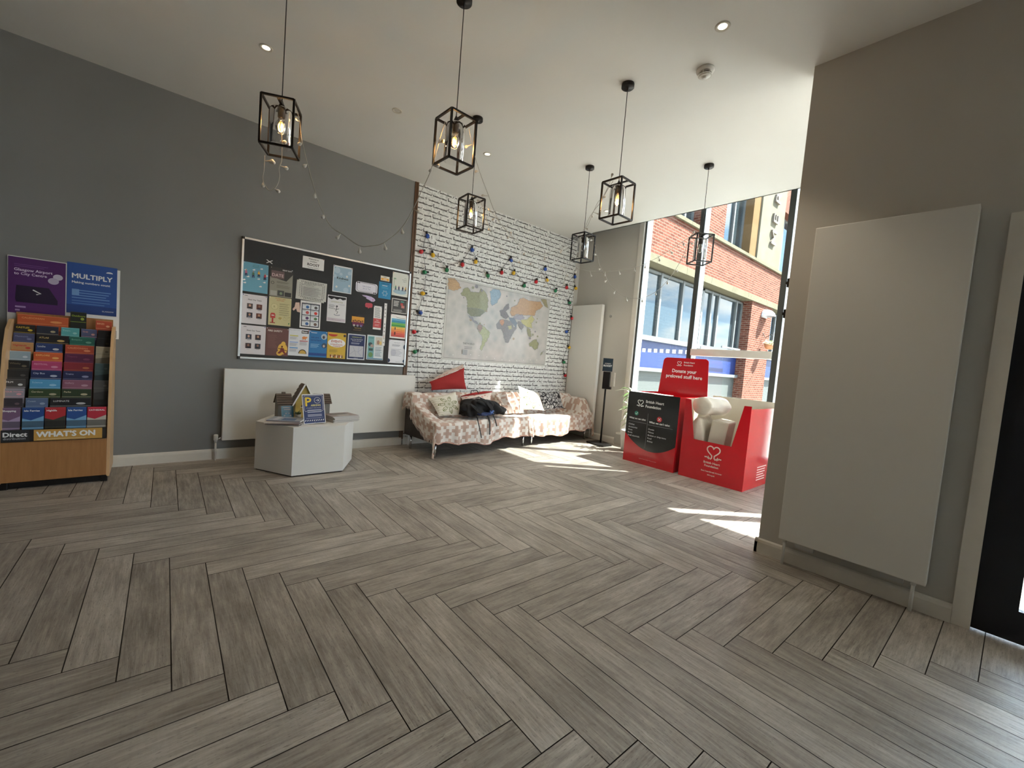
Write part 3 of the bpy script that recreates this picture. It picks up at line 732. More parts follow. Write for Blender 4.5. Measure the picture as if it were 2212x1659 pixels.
def done(s):
    name, label, cat, pins, group = s.meta
    o = s.build(name); tag(o, label, cat, group)
    if pins:
        for u, v in ((0.04, 0.97), (0.96, 0.97)):
            p = s.P(u, v, 0.0); MB().lathe((p.x, p.y, p.z), [(0.004, 0), (0.0045, -0.003), (0.003, -0.006), (0.0, -0.0065)], PINS[random.choice('wwrb')], 10, axis='y').build('pin', o)
    return o
I = ink
def person(s, cu, cv, k, top, skin=(196, 150, 120), bot=(50, 60, 100)):
    s.ell(cu, cv + 0.055 * k, 0.016 * k, 0.013 * k, I(*skin), 12); s.poly([(cu - 0.022 * k, cv + 0.04 * k), (cu - 0.028 * k, cv - 0.01 * k), (cu + 0.028 * k, cv - 0.01 * k), (cu + 0.022 * k, cv + 0.04 * k)], I(*top))
    s.poly([(cu - 0.024 * k, cv - 0.01 * k), (cu - 0.03 * k, cv - 0.065 * k), (cu - 0.008 * k, cv - 0.065 * k), (cu, cv - 0.02 * k), (cu + 0.012 * k, cv - 0.065 * k), (cu + 0.032 * k, cv - 0.06 * k), (cu + 0.024 * k, cv - 0.01 * k)], I(*bot))
# left column
s = notice(0.669, 1.955, 0.887, 1.668, I(112, 172, 196), 'poster', 'pale blue poster of small jumping figures among clouds, top left of the noticeboard', 'poster')
s.txt("LET'S BE", 0.5, 0.90, 0.055, I(70, 130, 130), 'c').txt('FRIENDS', 0.5, 0.845, 0.055, I(70, 130, 130), 'c')
for cu, cv in ((.1, .72), (.42, .76), (.72, .83), (.2, .5), (.62, .47), (.05, .38), (.93, .62), (.08, .28), (.85, .38), (.7, .22)):
    s.ell(cu, cv, 0.06, 0.018, WHITE, 12); s.ell(cu + 0.02, cv + 0.014, 0.03, 0.02, WHITE, 12)
for cu, cv, c in ((.12, .63, (200, 120, 150)), (.4, .60, (80, 120, 90)), (.62, .65, (230, 180, 70)), (.87, .58, (190, 70, 80))): person(s, cu, cv, 1.7, c)
done(s)
def team(z1, z0, lab, seed):
    s = notice(0.672, z1, 0.887, z0, I(226, 222, 226), 'notice', lab)
    s.ell(0.15, 0.935, 0.07, 0.02, I(120, 120, 130), 14, 0, 180).txt('Meet Our Team', 0.5, 0.80, 0.062, BLACK, 'c', bold=0.012)
    rnd = random.Random(seed)
    for cu in (0.31, 0.69):
        for cv in (0.60, 0.29):
            s.rect(cu - 0.115, cv - 0.09, cu + 0.115, cv + 0.09, I(*rnd.choice([(70, 50, 52), (96, 84, 82), (60, 62, 74), (110, 66, 56)])))
            s.ell(cu, cv + 0.02, 0.045, 0.042, I(*rnd.choice([(190, 146, 122), (150, 110, 92), (212, 170, 150)])), 14)
            s.poly([(cu - 0.09, cv - 0.09), (cu - 0.05, cv - 0.035), (cu + 0.05, cv - 0.035), (cu + 0.09, cv - 0.09)], I(*rnd.choice([(40, 40, 48), (120, 120, 130), (60, 40, 60)])))
            s.rect(cu - 0.06, cv - 0.125, cu + 0.06, cv - 0.117, I(120, 120, 120))
    done(s)
team(1.643, 1.353, 'white Meet Our Team sheet with four portraits under the pale blue poster', 1)
team(1.337, 1.049, 'white Meet Our Team sheet with four portraits in the bottom left corner', 5)
s = notice(0.903, 1.953, 1.113, 1.658, I(150, 148, 134), 'poster', 'grey Rent Day poster with three small photos along its foot', 'poster')
s.poly([(0, 1), (1, 1), (1, .82), (.72, .56), (0, .66)], I(60, 58, 56)).txt('RENT DAY', 0.95, 0.91, 0.062, WHITE, 'r', bold=0.02).rect(.05, .62, .62, .88, I(112, 92, 92)).txt('DATE', .09, .68, 0.17, I(216, 190, 190), fit=.5, bold=0.02)
s.ell(.12, .46, .07, .05, I(60, 60, 58)).ell(.12, .46, .05, .036, I(150, 148, 134)).lines(.3, .92, .52, 2, .03, I(90, 88, 80)).lines(.3, .92, .40, 4, .028, I(110, 108, 98))
s.rect(.04, .03, .32, .19, I(176, 176, 170)).rect(.35, .03, .64, .22, I(74, 78, 76)).rect(.67, .03, .96, .18, I(52, 52, 50)).ell(.5, .12, .06, .05, I(130, 150, 120)); done(s)
s = notice(0.904, 1.652, 1.112, 1.362, I(206, 198, 150), 'poster', 'pale yellow post room poster with a red postbox drawing', 'poster')
s.txt('STUDENT MAIL', .5, .93, .048, I(190, 90, 60), 'c', bold=.015).txt('PLATFORM', .5, .87, .048, I(190, 90, 60), 'c', bold=.015)
s.ell(.25, .66, .16, .11, I(178, 168, 120)).ell(.25, .66, .145, .1, I(214, 206, 160)).txt('R', .21, .62, .1, I(150, 140, 90))
for q in range(6): s.lines(.46, .95, .78 - q * .075, 2, .022, I(96, 92, 70))
s.poly([(.08, .25), (.08, .38), (.12, .43), (.26, .43), (.30, .38), (.30, .25)], I(190, 66, 56)).rect(.13, .33, .25, .36, WHITE).rect(.15, .1, .22, .25, I(170, 52, 46)).rect(.07, .07, .3, .10, I(150, 44, 40))
s.poly([(.42, .26), (.52, .2), (.6, .28), (.5, .31)], I(180, 160, 96)).stroke([(.68, .2), (.95, .2), (.95, .33), (.68, .33)], .002, I(150, 140, 90), True).stroke([(.68, .33), (.8, .25), (.95, .33)], .002, I(150, 140, 90)).poly([(.88, .1), (.95, .14), (.92, .05)], I(60, 130, 80)); done(s)
# middle top
s = notice(1.200, 2.124, 1.416, 2.000, WHITE, 'sign', 'small white Welcome to student Roost sign near the top of the noticeboard', 'sign')
s.txt('Welcome to', .5, .78, .16, BLACK, 'c', bold=.02).txt('STUDENT', .5, .58, .13, BLACK, 'c', bold=.02).txt('ROOST', .5, .26, .30, BLACK, 'c', bold=.03).txt('Merchant Studios', .5, .08, .13, I(70, 70, 70), 'c'); done(s)
sc_ = Sheet((0.860, YB, 1.97), (1, 0, 0), (0, 0, 1), .066, .046, None)
for a in (1, -1):
    sc_.mb.box((0.862, YB - 0.0008 * (2 + a), 1.991), (0.924, YB, 1.998), WHITE, Matrix.Rotation(R(32 * a), 3, 'Y'))
tag(sc_.build('tape_cross'), 'white tape cross stuck on the noticeboard above the Rent Day poster', 'tape')
s = notice(1.516, 2.092, 1.726, 1.799, I(232, 236, 238), 'poster', 'white-edged pale blue Kindness poster with small daisies', 'poster')
s.rect(.04, .03, .96, .95, I(160, 190, 210)).ell(.17, .9, .1, .025, I(110, 120, 120), 14, 0, 180).txt('Kindness', .5, .50, .12, I(26, 30, 40), 'c', fit=.82, bold=.02).txt('is always in style', .5, .44, .035, I(60, 70, 80), 'c')
for cu, cv, q in ((.2, .82, .16), (.1, .6, .09), (.85, .78, .1), (.7, .12, .14), (.4, .7, .08)): s.ell(cu, cv, q, q * .7, I(186, 208, 222))
for cu, cv in ((.72, .64), (.2, .2), (.86, .3)):
    for k in range(6): s.ell(cu + .035 * math.cos(k), cv + .026 * math.sin(k), .022, .016, WHITE, 8)
    s.ell(cu, cv, .016, .012, I(200, 180, 90), 8)
done(s)
for q, (dx, dz, lab) in enumerate(((-.012, -.008, 'cream handwritten letter sheet peeking out behind another sheet'), (.006, .004, 'white bordered letter sheet with dashed edge, pinned over another sheet'))):
    s = notice(1.163 + dx, 1.868 + dz, 1.45 + dx, 1.668 + dz, I(206 + 10 * q, 206 + 10 * q, 198 + 10 * q), 'letter_sheet', lab, 'letter', lift=.001 * q, tilt=R(-2 + q))
    for k in range(14): 
        for v in (.07, .9): s.poly([(.1 + k * .058, v), (.13 + k * .058, v), (.115 + k * .058, v + .035), (.085 + k * .058, v + .035)], I(60, 60, 64))
    for k in range(9):
        for u in (.1, .9): s.poly([(u, .15 + k * .085), (u + .02, .15 + k * .085), (u + .02, .19 + k * .085), (u, .19 + k * .085)], I(60, 60, 64))
    s.txt('dear welcome team', .18, .78, .075, I(60, 60, 60), fit=.5)
    for k in range(7): s.lines(.17, .86, .66 - k * .075, 1, .02, I(110, 110, 112), .7)
    done(s)
s = notice(1.772, 1.960, 2.030, 1.842, I(232, 230, 240), 'speech_bubble_card', 'rounded white speech-bubble card with quote marks', 'card', False, round_=.028)
s.stroke([(.06, .2), (.06, .8), (.14, .93), (.86, .93), (.94, .8), (.94, .2), (.86, .07), (.14, .07)], .004, I(60, 60, 66), True).txt('Life is a box', .5, .56, .17, I(80, 80, 150), 'c').txt("Do or 'Try'", .5, .34, .17, I(80, 80, 150), 'c').lines(.2, .8, .22, 1, .04, I(140, 140, 170))
for u in (.08, .16): s.ell(u, .9, .03, .07, BLACK, 10); s.ell(1 - u, .1, .03, .07, BLACK, 10)
done(s)
s = notice(1.849, 1.818, 2.012, 1.748, None, 'sticker', 'purple comet-shaped sticker under the speech-bubble card', 'sticker', False)
s.mb.prism([s.P(u, v, 0) for u, v in ((0, .9), (.3, .95), (.7, .85), (.92, .6), (1, .35), (.9, .1), (.72, .05), (.55, .25), (.3, .45), (.35, .6), (.1, .75))][::1], (0, -.0008, 0), I(206, 190, 224))
s.th = .001; s.poly([(.05, .86), (.6, .8), (.7, .55), (.35, .7)], I(150, 120, 180)).ell(.8, .33, .13, .26, I(120, 100, 160)).ell(.82, .36, .07, .14, I(190, 150, 180)); done(s)
s = notice(2.061, 2.076, 2.172, 2.020, I(238, 232, 214), 'card', 'tiny white and orange card above the bright blue leaflet', 'card', False)
s.txt('WHAT', .5, .68, .24, BLACK, 'c', bold=.02).rect(.06, .1, .94, .55, I(240, 176, 60)).txt('ONE', .5, .16, .36, WHITE, 'c', bold=.03); done(s)
s = notice(2.046, 2.005, 2.200, 1.809, I(40, 140, 190), 'leaflet', 'bright blue leaflet with a ring of six icons on the noticeboard', 'leaflet', False)
s.txt('COME ALONG', .5, .88, .08, I(10, 40, 70), 'c', bold=.02).lines(.25, .8, .80, 1, .04, WHITE, .8).lines(.2, .85, .72, 3, .045, I(90, 180, 220)); 
for k in range(6): s.ell(.5 + .17 * math.cos(k * 1.047), .33 + .13 * math.sin(k * 1.047), .06, .047, I(190, 224, 240), 12); s.ell(.5 + .17 * math.cos(k * 1.047), .33 + .13 * math.sin(k * 1.047), .035, .027, I(30, 80, 130), 10)
done(s)
s = notice(2.210, 2.151, 2.420, 1.869, I(226, 230, 222), 'poster', 'cream wellbeing support poster with seated figures, top right of the noticeboard', 'poster')
s.txt('Your', .88, .78, .05, I(60, 80, 70), 'r').txt('Wellbeing', .88, .71, .05, I(60, 80, 70), 'r').txt('Support', .88, .64, .05, I(60, 80, 70), 'r').ell(.5, .18, .42, .1, I(170, 200, 214)).rect(.1, .3, .12, .72, I(130, 170, 140)).ell(.15, .72, .08, .03, I(140, 180, 150))
for cu, c in ((.22, (90, 150, 130)), (.42, (70, 60, 110)), (.66, (40, 44, 60)), (.84, (220, 180, 90))): person(s, cu, .34, 1.6, c)
done(s)
s = notice(2.220, 1.836, 2.424, 1.661, I(216, 214, 208), 'poster', 'small charcoal poster with red blocks at the right of the noticeboard', 'poster')
s.rect(.04, .05, .96, .95, I(74, 74, 74)).lines(.12, .5, .82, 4, .1, I(220, 220, 216), .5).rect(.56, .55, .72, .72, I(196, 80, 76)).rect(.62, .38, .82, .56, I(206, 130, 120)).rect(.56, .78, .78, .86, I(90, 160, 150)).lines(.12, .8, .24, 3, .06, I(190, 190, 186), .4); done(s)
s = notice(2.218, 1.640, 2.430, 1.348, WHITE, 'poster', 'rainbow-banded chart poster at the right of the noticeboard', 'poster')
s.txt('Cost of Living', .1, .92, .035, I(200, 60, 60)).lines(.35, .9, .88, 1, .02, BLACK, .6)
for k, c in enumerate([(110, 180, 214), (60, 150, 190), (120, 190, 90), (70, 160, 80), (240, 200, 90), (240, 160, 80), (236, 130, 80), (226, 100, 80), (214, 86, 76)]):
    s.rect(.07, .83 - k * .085 - .085, .93, .83 - k * .085, I(*c)); s.lines(.4, .86, .80 - k * .085, 1, .03, I(60, 60, 60), .2)
person(s, .3, .22, 1.3, (40, 40, 50), bot=(40, 40, 50)); person(s, .3, .42, 1.1, (60, 40, 50)); done(s)
s = notice(2.215, 1.328, 2.430, 1.042, I(232, 234, 240), 'notice', 'white notice with dark blue blobs in its corners, bottom right', 'notice')
s.txt('Responding To', .5, .87, .045, I(60, 70, 110), 'c').lines(.2, .8, .8, 3, .03, I(110, 116, 140)).ell(.3, .45, .17, .14, I(214, 216, 228)).lines(.15, .85, .6, 8, .04, I(140, 144, 160), .25)
s.ell(.99, .72, .09, .11, I(40, 66, 96), 16, 90, 270).ell(.0, .1, .12, .09, I(36, 50, 80), 16, -90, 90).ell(.99, .1, .09, .07, I(60, 90, 120), 16, 90, 270).txt('Merchant Studios', .6, .04, .03, BLACK, 'c'); done(s)
# middle band
s = notice(1.200, 1.655, 1.407, 1.364, WHITE, 'poster', 'white poster of a comic-strip grid with a dark border', 'poster')
s.rect(.06, .05, .94, .92, I(44, 52, 66)).txt('SAFETY AT STUDENT ROOST', .5, .94, .03, BLACK, 'c', fit=.8)
cols_ = [(60, 110, 170), (90, 90, 90), (200, 90, 90), (220, 60, 50), (90, 60, 110), (90, 130, 90), (60, 100, 160), (110, 90, 80)]
for k in range(8):
    u0 = .1 + .41 * (k % 2); v0 = .70 - .205 * (k // 2); s.rect(u0, v0, u0 + .38, v0 + .18, I(224, 228, 232)); s.ell(u0 + .24, v0 + .08, .08, .055, I(*cols_[k])); s.lines(u0 + .02, u0 + .2, v0 + .165, 2, .02, I(120, 120, 120))
done(s)
s = notice(1.124, 1.628, 1.200, 1.523, None, 'sticker', 'small sticker of a hand holding a phone left of the comic-strip poster', 'sticker', False)
s.mb.prism([s.P(u, v, 0) for u, v in ((.0, .25), (.25, .5), (.35, .95), (.85, 1), (.95, .4), (1, 0), (.6, .05), (.45, .35), (.15, .1))], (0, -.0008, 0), I(226, 196, 180)); s.th = .001
s.poly([(.42, .5), (.5, .92), (.85, .94), (.8, .52)], I(50, 52, 58)).poly([(.48, .56), (.54, .87), (.79, .88), (.75, .57)], I(210, 216, 220)); done(s)
s = notice(1.472, 1.757, 1.677, 1.466, I(232, 232, 234), 'poster', 'white poster with a torn black top and an ink sketch figure', 'poster')
s.poly([(.03, .97), (.97, .97), (.97, .90), (.8, .86), (.66, .91), (.5, .85), (.34, .90), (.2, .84), (.03, .9)], I(24, 24, 26)).txt('LOOKING FOR', .5, .74, .065, I(180, 176, 140), 'c', fit=.8, bold=.02).txt('A BAND', .75, .66, .06, I(190, 190, 196), 'c', bold=.02)
s.lines(.08, .42, .64, 5, .035, I(120, 120, 126)).stroke([(.48, .6), (.5, .5), (.44, .42), (.56, .4), (.5, .3)], .006, I(50, 54, 60)).ell(.5, .6, .05, .035, I(60, 64, 72)).stroke([(.36, .5), (.5, .48), (.62, .52)], .005, I(60, 64, 72)).ell(.52, .28, .16, .035, I(120, 130, 150)).ell(.52, .29, .13, .025, I(226, 228, 232)).rect(.03, .03, .97, .14, I(206, 196, 206)).txt('find us in the common room', .5, .07, .03, I(90, 70, 100), 'c'); done(s)
s = notice(1.893, 1.732, 1.982, 1.664, None, 'sticker', 'red heart message-bubble sticker', 'sticker', False)
s.mb.prism([s.P(u, v, 0) for u, v in ((.02, .35), (0, .7), (.1, .95), (.85, 1), (1, .8), (.98, .35), (.85, .22), (.62, .2), (.45, 0), (.38, .2), (.1, .22))], (0, -.0008, 0), I(196, 70, 84)); s.th = .001
s.poly([(.5, .3), (.28, .55), (.28, .72), (.4, .78), (.5, .68), (.6, .78), (.72, .72), (.72, .55)], WHITE); done(s)
s = notice(1.748, 1.574, 1.893, 1.378, I(30, 24, 26), 'poster', 'small dark film poster with a row of maroon figures', 'poster', False)
s.rect(0, .55, 1, .97, I(226, 160, 50)).rect(.0, .9, 1, .97, I(40, 26, 24))
for k in range(6): s.ell(.12 + k * .15, .64 + .03 * (k % 2), .05, .045, I(60, 24, 40)); s.poly([(.05 + k * .15, .4), (.07 + k * .15, .6), (.17 + k * .15, .6), (.2 + k * .15, .4)], I(120, 30, 80))
for k in range(3): s.ell(.2 + k * .28, .38, .09, .07, I(190 - 30 * k, 180 - 30 * k, 170)); 
s.txt('THE MOVIE', .5, .2, .08, I(220, 180, 90), 'c', fit=.8).lines(.15, .85, .13, 2, .03, I(150, 120, 80)); done(s)
s = notice(2.001, 1.71, 2.100, 1.431, WHITE, 'price_list', 'tall narrow card, white above and red below, hanging on the noticeboard', 'card')
s.lines(.12, .9, .94, 12, .038, I(120, 124, 130), .4).rect(.0, .08, 1, .47, I(206, 84, 84)).txt('free', .5, .38, .06, WHITE, 'c', bold=.02).txt('printing', .5, .30, .07, WHITE, 'c', fit=.8, bold=.02).lines(.2, .8, .22, 3, .03, I(240, 190, 190)); done(s)
s = notice(2.128, 1.757, 2.160, 1.245, WHITE, 'bookmark_strip', 'narrow white strip reading YOUR HEALTH downwards', 'sign', False, lift=.0025)
for k, ch in enumerate('YOUR HEALTH'):
    if ch != ' ': s.txt(ch, .5, .93 - k * .087, .045, BLACK, 'c', bold=.03)
done(s)
# bottom row
s = notice(0.891, 1.336, 1.100, 1.047, I(112, 76, 72), 'poster', 'brown Fire Safety poster with a firefighter silhouette', 'poster')
s.txt('FIRE SAFETY', .08, .86, .085, I(236, 226, 216), fit=.75, bold=.02).ell(.75, .26, .22, .2, I(236, 190, 80)).ell(.62, .1, .14, .09, I(236, 190, 80)).ell(.78, .44, .1, .09, I(236, 190, 80)).lines(.08, .5, .74, 12, .04, I(140, 100, 92), .25)
s.ell(.72, .34, .04, .035, I(90, 40, 30)).poly([(.66, .3), (.8, .29), (.84, .18), (.94, .06), (.86, .05), (.74, .16), (.62, .08), (.52, .1), (.64, .2)], I(130, 50, 36)).stroke([(.55, .28), (.95, .2)], .006, I(90, 40, 30)); done(s)
s = notice(1.100, 1.346, 1.301, 1.060, I(226, 230, 236), 'notice', 'white money notice with a cartoon pig and coloured headings', 'notice')
s.rect(.62, .85, .97, .96, BLACK).ell(.68, .905, .035, .03, WHITE).lines(.72, .94, .92, 2, .03, WHITE, .5).txt('Money matters for students', .05, .94, .035, I(60, 60, 80), fit=.5)
for v, c in ((.74, (206, 200, 90)), (.5, (150, 180, 230)), (.29, (90, 160, 220))): s.rect(.06, v - .015, .46, v + .02, I(*c)); s.lines(.06, .46, v - .04, 5, .022, I(150, 150, 160))
s.rect(.54, .55, .94, .58, I(200, 100, 110)).lines(.54, .94, .53, 6, .022, I(150, 150, 160)).ell(.76, .69, .11, .055, I(232, 150, 90)).ell(.87, .71, .045, .035, I(236, 160, 100)).rect(.68, .61, .71, .66, I(200, 120, 70)).rect(.8, .61, .83, .66, I(200, 120, 70)).ell(.7, .09, .2, .16, I(60, 56, 40), 18, 0, 180).ell(.7, .09, .17, .13, I(206, 170, 80), 18, 0, 180); done(s)
s = notice(1.303, 1.345, 1.489, 1.057, I(44, 120, 180), 'poster', 'mid blue We Are poster with round photos at its right edge', 'poster')
s.txt('we are', .1, .72, .10, I(30, 70, 130), bold=.02).txt('samaritans', .08, .62, .09, I(30, 70, 130), fit=.6, bold=.02).txt('Volunteer', .08, .91, .055, WHITE, bold=.02).rect(0, .06, 1, .16, I(26, 70, 140)).lines(.08, .6, .5, 4, .04, I(150, 200, 230))
s.ell(.82, .80, .17, .11, I(176, 190, 200)).ell(.8, .78, .07, .06, I(70, 70, 76)).ell(.85, .46, .15, .1, I(60, 80, 100)).ell(.83, .44, .06, .05, I(200, 180, 170)); done(s)
s = notice(1.493, 1.347, 1.696, 1.056, I(214, 178, 60), 'poster', 'yellow Events for International Students poster', 'poster')
s.ell(.28, .93, .25, .09, I(200, 60, 44), 20, 180, 360).ell(.92, .9, .07, .05, I(70, 60, 60)).ell(.5, .60, .47, .17, WHITE).txt('EVENTS', .5, .62, .12, I(190, 80, 60), 'c', bold=.02).txt('FOR', .5, .585, .035, BLACK, 'c').txt('INTERNATIONAL', .5, .52, .06, I(190, 80, 60), 'c', fit=.82, bold=.02).txt('STUDENTS', .5, .455, .06, I(190, 80, 60), 'c', bold=.02).lines(.12, .6, .34, 4, .03, I(130, 110, 50))
for k in range(9): s.ell(.2 + k * .078, .11 + .015 * (k % 2), .035, .03, I(*[(90, 50, 40), (220, 180, 150), (160, 110, 80)][k % 3]), 10); s.rect(.175 + k * .078, .03, .225 + k * .078, .09, I(*[(180, 60, 50), (240, 236, 226), (70, 60, 80)][k % 3]))
done(s)
s = notice(1.716, 1.352, 1.922, 1.056, I(214, 218, 226), 'poster', 'navy poster with a white map and a pale border', 'poster')
s.rect(.05, .04, .95, .96, I(30, 46, 96)).txt('UNDERGROUND', .5, .86, .05, I(190, 200, 110), 'c', fit=.6, bold=.02).txt('Know Your Way Around', .5, .78, .045, WHITE, 'c', fit=.8, bold=.02).txt('the city centre map', .5, .72, .045, WHITE, 'c', fit=.7, bold=.02).lines(.2, .8, .66, 2, .035, I(200, 206, 226)).rect(.12, .1, .9, .54, I(196, 198, 206))
s.stroke([(.15, .2), (.4, .35), (.6, .3), (.88, .48)], .002, I(110, 120, 150)).stroke([(.3, .5), (.42, .34), (.5, .14)], .002, I(110, 120, 150)).stroke([(.65, .52), (.6, .3), (.8, .14)], .003, I(150, 160, 200)).txt('merchantstudios', .5, .055, .025, WHITE, 'c'); done(s)
s = notice(1.942, 1.36, 2.149, 1.067, I(226, 232, 234), 'poster', 'white and teal well-being poster with stacked photos down its left', 'poster')
s.rect(.05, .07, .42, .95, I(120, 176, 180)).txt('HOUSE', .1, .86, .06, I(60, 110, 110), bold=.02).ell(.2, .62, .12, .08, I(60, 80, 90)).ell(.3, .56, .1, .07, I(180, 160, 150)).rect(.12, .36, .36, .46, I(60, 90, 90)).ell(.24, .2, .13, .1, I(110, 150, 90)).rect(.5, .6, .95, .93, I(210, 206, 196)).ell(.66, .72, .08, .09, I(170, 130, 110)).ell(.8, .7, .07, .08, I(230, 200, 120)).lines(.5, .92, .52, 8, .05, I(120, 150, 170), .35).rect(.03, .02, .97, .06, I(70, 130, 160)); done(s)

# ------------------------------------------------------------------ world map on the wallpaper
mp = MB(); ymap = Y0 - 0.004
def mpx(q, d=0.0): return at(940 + q[0] / 7.9, 590 + q[1] / 7.9, 'y', ymap - d)
a = at(966.6, 597, 'y', ymap); b_ = at(1177, 791, 'y', ymap); mx0, mx1, mz1, mz0 = 2.975, 4.950, 2.238, 1.127
tm = thing('world_map', ((mx0 + mx1) / 2, Y0, mz0), 'large grey and pastel world map hung on the white brick wallpaper', 'map')
MB().box((mx0, ymap - 0.003, mz0), (mx1, ymap, mz1), M('map_lamination', C8(206, 206, 200), 0.18, var=0.02, coat=0.4)).build('backing', tm)
sh = Sheet((mx0 + 0.02, ymap - 0.003, mz0 + 0.02), (1, 0, 0), (0, 0, 1), mx1 - mx0 - 0.04, mz1 - mz0 - 0.04, None)
def sea():
    m, t, b = new_mat('map_sea_print'); co = t.coord('Object'); n = t.noise(co, 3.0, 5.0, 0.6); v = t.voro(co, 9.0)
    t.l.new(t.ramp(n * 0.7 + v * 0.4, [(0.3, C8(176, 178, 178)), (0.5, C8(196, 194, 190)), (0.8, C8(214, 208, 204))]).v, b.inputs['Base Color'])
    b.inputs['Roughness'].default_value = 0.25; b.inputs['Coat Weight'].default_value = 0.5; return m
sh.rect(0, 0, 1, 1, sea())
LAND = {}
def land(name, col):
    m, t, b = new_mat('map_land_' + name); co = t.coord('Object'); n = t.noise(co, 14.0, 5.0, 0.65); v = t.voro(co, 22.0, 'DISTANCE_TO_EDGE')
    c = t.mix(n, tuple(k * 0.8 for k in col), col); c = t.mix(v.lt(0.04) * 0.4, c, tuple(k * 0.55 for k in col))
    t.l.new(c.v, b.inputs['Base Color']); b.inputs['Roughness'].default_value = 0.25; b.inputs['Coat Weight'].default_value = 0.5; return m
def wobbly(pts, sub=4, amp=0.006):
    out = []; n = len(pts)
    for i in range(n):
        p, q = pts[i], pts[(i + 1) % n]
        for k in range(sub):
            f = k / sub; j = amp if k else 0
            out.append((p[0] + (q[0] - p[0]) * f + random.uniform(-j, j), p[1] + (q[1] - p[1]) * f + random.uniform(-j, j)))
    return out
CONT = [('tan', C8(206, 172, 132), [(215, 80), (340, 90), (400, 170), (440, 250), (380, 290), (300, 300), (220, 270)]),
 ('sage', C8(170, 172, 140), [(430, 350), (500, 250), (560, 245), (610, 320), (740, 330), (780, 260), (860, 330), (900, 440), (900, 560), (880, 640), (830, 680), (760, 740), (620, 740), (550, 680), (540, 600), (545, 480), (520, 400), (460, 390)]),
 ('green_grey', C8(150, 154, 134), [(545, 590), (700, 600), (830, 640), (830, 680), (760, 740), (620, 740), (550, 680)]),
 ('lilac', C8(160, 160, 168), [(560, 720), (600, 790), (680, 850), (740, 880), (720, 840), (650, 790), (640, 750)]),
 ('mint', C8(188, 192, 156), [(730, 880), (790, 880), (860, 940), (935, 1010), (910, 1100), (860, 1180), (820, 1260), (790, 1330), (755, 1290), (790, 1200), (800, 1090), (740, 1000), (715, 940)]),
 ('pink', C8(178, 156, 148), [(715, 940), (730, 880), (790, 880), (800, 950), (760, 1010)]),
 ('ice', C8(160, 186, 206), [(930, 310), (1000, 275), (1100, 290), (1120, 370), (1060, 500), (970, 560), (940, 520), (945, 420)]),
 ('mauve', C8(150, 148, 152), [(1160, 620), (1200, 540), (1250, 520), (1260, 600), (1200, 650), (1230, 700), (1260, 740), (1200, 790), (1110, 720), (1100, 640)]),
 ('stone', C8(158, 156, 158), [(1040, 870), (1110, 790), (1200, 800), (1310, 830), (1330, 920), (1390, 930), (1330, 1020), (1290, 1100), (1240, 1190), (1190, 1180), (1160, 1050), (1130, 960), (1050, 950)]),
 ('peach', C8(214, 170, 146), [(1100, 800), (1170, 790), (1175, 860), (1140, 900), (1105, 860)]),
 ('lemon', C8(206, 202, 160), [(1230, 900), (1300, 890), (1310, 950), (1250, 970)]),
 ('slate', C8(140, 148, 160), [(1250, 760), (1340, 760), (1400, 860), (1370, 930), (1300, 850)]),
 ('tan2', C8(208, 172, 136), [(1270, 680), (1300, 580), (1400, 540), (1440, 440), (1500, 420), (1600, 470), (1800, 490), (1830, 560), (1780, 620), (1720, 640), (1690, 730), (1600, 720), (1500, 720), (1400, 700), (1300, 740)]),
 ('olive', C8(176, 168, 136), [(1800, 445), (1890, 445), (1925, 600), (1870, 570), (1830, 500)]),
 ('lavender', C8(176, 172, 184), [(1330, 745), (1480, 700), (1520, 770), (1440, 800), (1370, 790)]),
 ('yellow', C8(208, 204, 148), [(1450, 800), (1560, 790), (1640, 720), (1690, 790), (1640, 860), (1650, 940), (1560, 920), (1480, 860)]),
 ('dusk', C8(152, 148, 146), [(1400, 820), (1450, 830), (1510, 900), (1470, 980), (1420, 900)]),
 ('khaki', C8(170, 170, 142), [(1560, 930), (1620, 960), (1640, 1080), (1600, 1100), (1560, 1000)]),
 ('moss', C8(164, 166, 132), [(1600, 1200), (1660, 1150), (1720, 1130), (1760, 1210), (1740, 1290), (1690, 1310), (1640, 1250), (1600, 1250)]),
 ('moss2', C8(170, 172, 150), [(1780, 1400), (1800, 1360), (1845, 1325), (1830, 1360), (1800, 1400)])]
for nm, col, pts in CONT:
    uv = []
    for q in pts:
        P = mpx(q); uv.append(((P.x - sh.O.x) / sh.w, (P.z - sh.O.z) / sh.h))
    wv_ = wobbly(uv, 6, .0045); sh.poly(wv_, land(nm, col)); sh.stroke(wv_, .0035, I(132, 134, 140), True)
for q, r in (((600, 800), 14), ((760, 860), 12), ((830, 880), 8), ((700, 230), 22), ((640, 250), 16), ((790, 300), 14), ((1215, 395), 10), ((1120, 640), 10), ((1660, 1050), 16), ((1700, 1000), 12), ((1740, 1080), 14), ((1610, 1110), 18), ((1720, 840), 12), ((1735, 780), 10), ((1330, 1120), 16), ((1470, 1000), 6), ((870, 650), 12), ((1350, 470), 12), ((480, 420), 8)):
    P = mpx(q); cu, cv = (P.x - sh.O.x) / sh.w, (P.z - sh.O.z) / sh.h; k_ = r / 1900.0
    sh.poly(wobbly([(cu + k_ * 1.4 * math.cos(a), cv + k_ * 2.2 * math.sin(a)) for a in (0, 1.1, 2.2, 3.3, 4.2, 5.3)], 2, .002), land('isle_%d' % (q[0]), random.choice([C8(170, 172, 150), C8(160, 158, 164), C8(186, 170, 150)])))
sh.stroke([(.005, .008), (.995, .008), (.995, .992), (.005, .992)], .004, I(110, 112, 110), True)
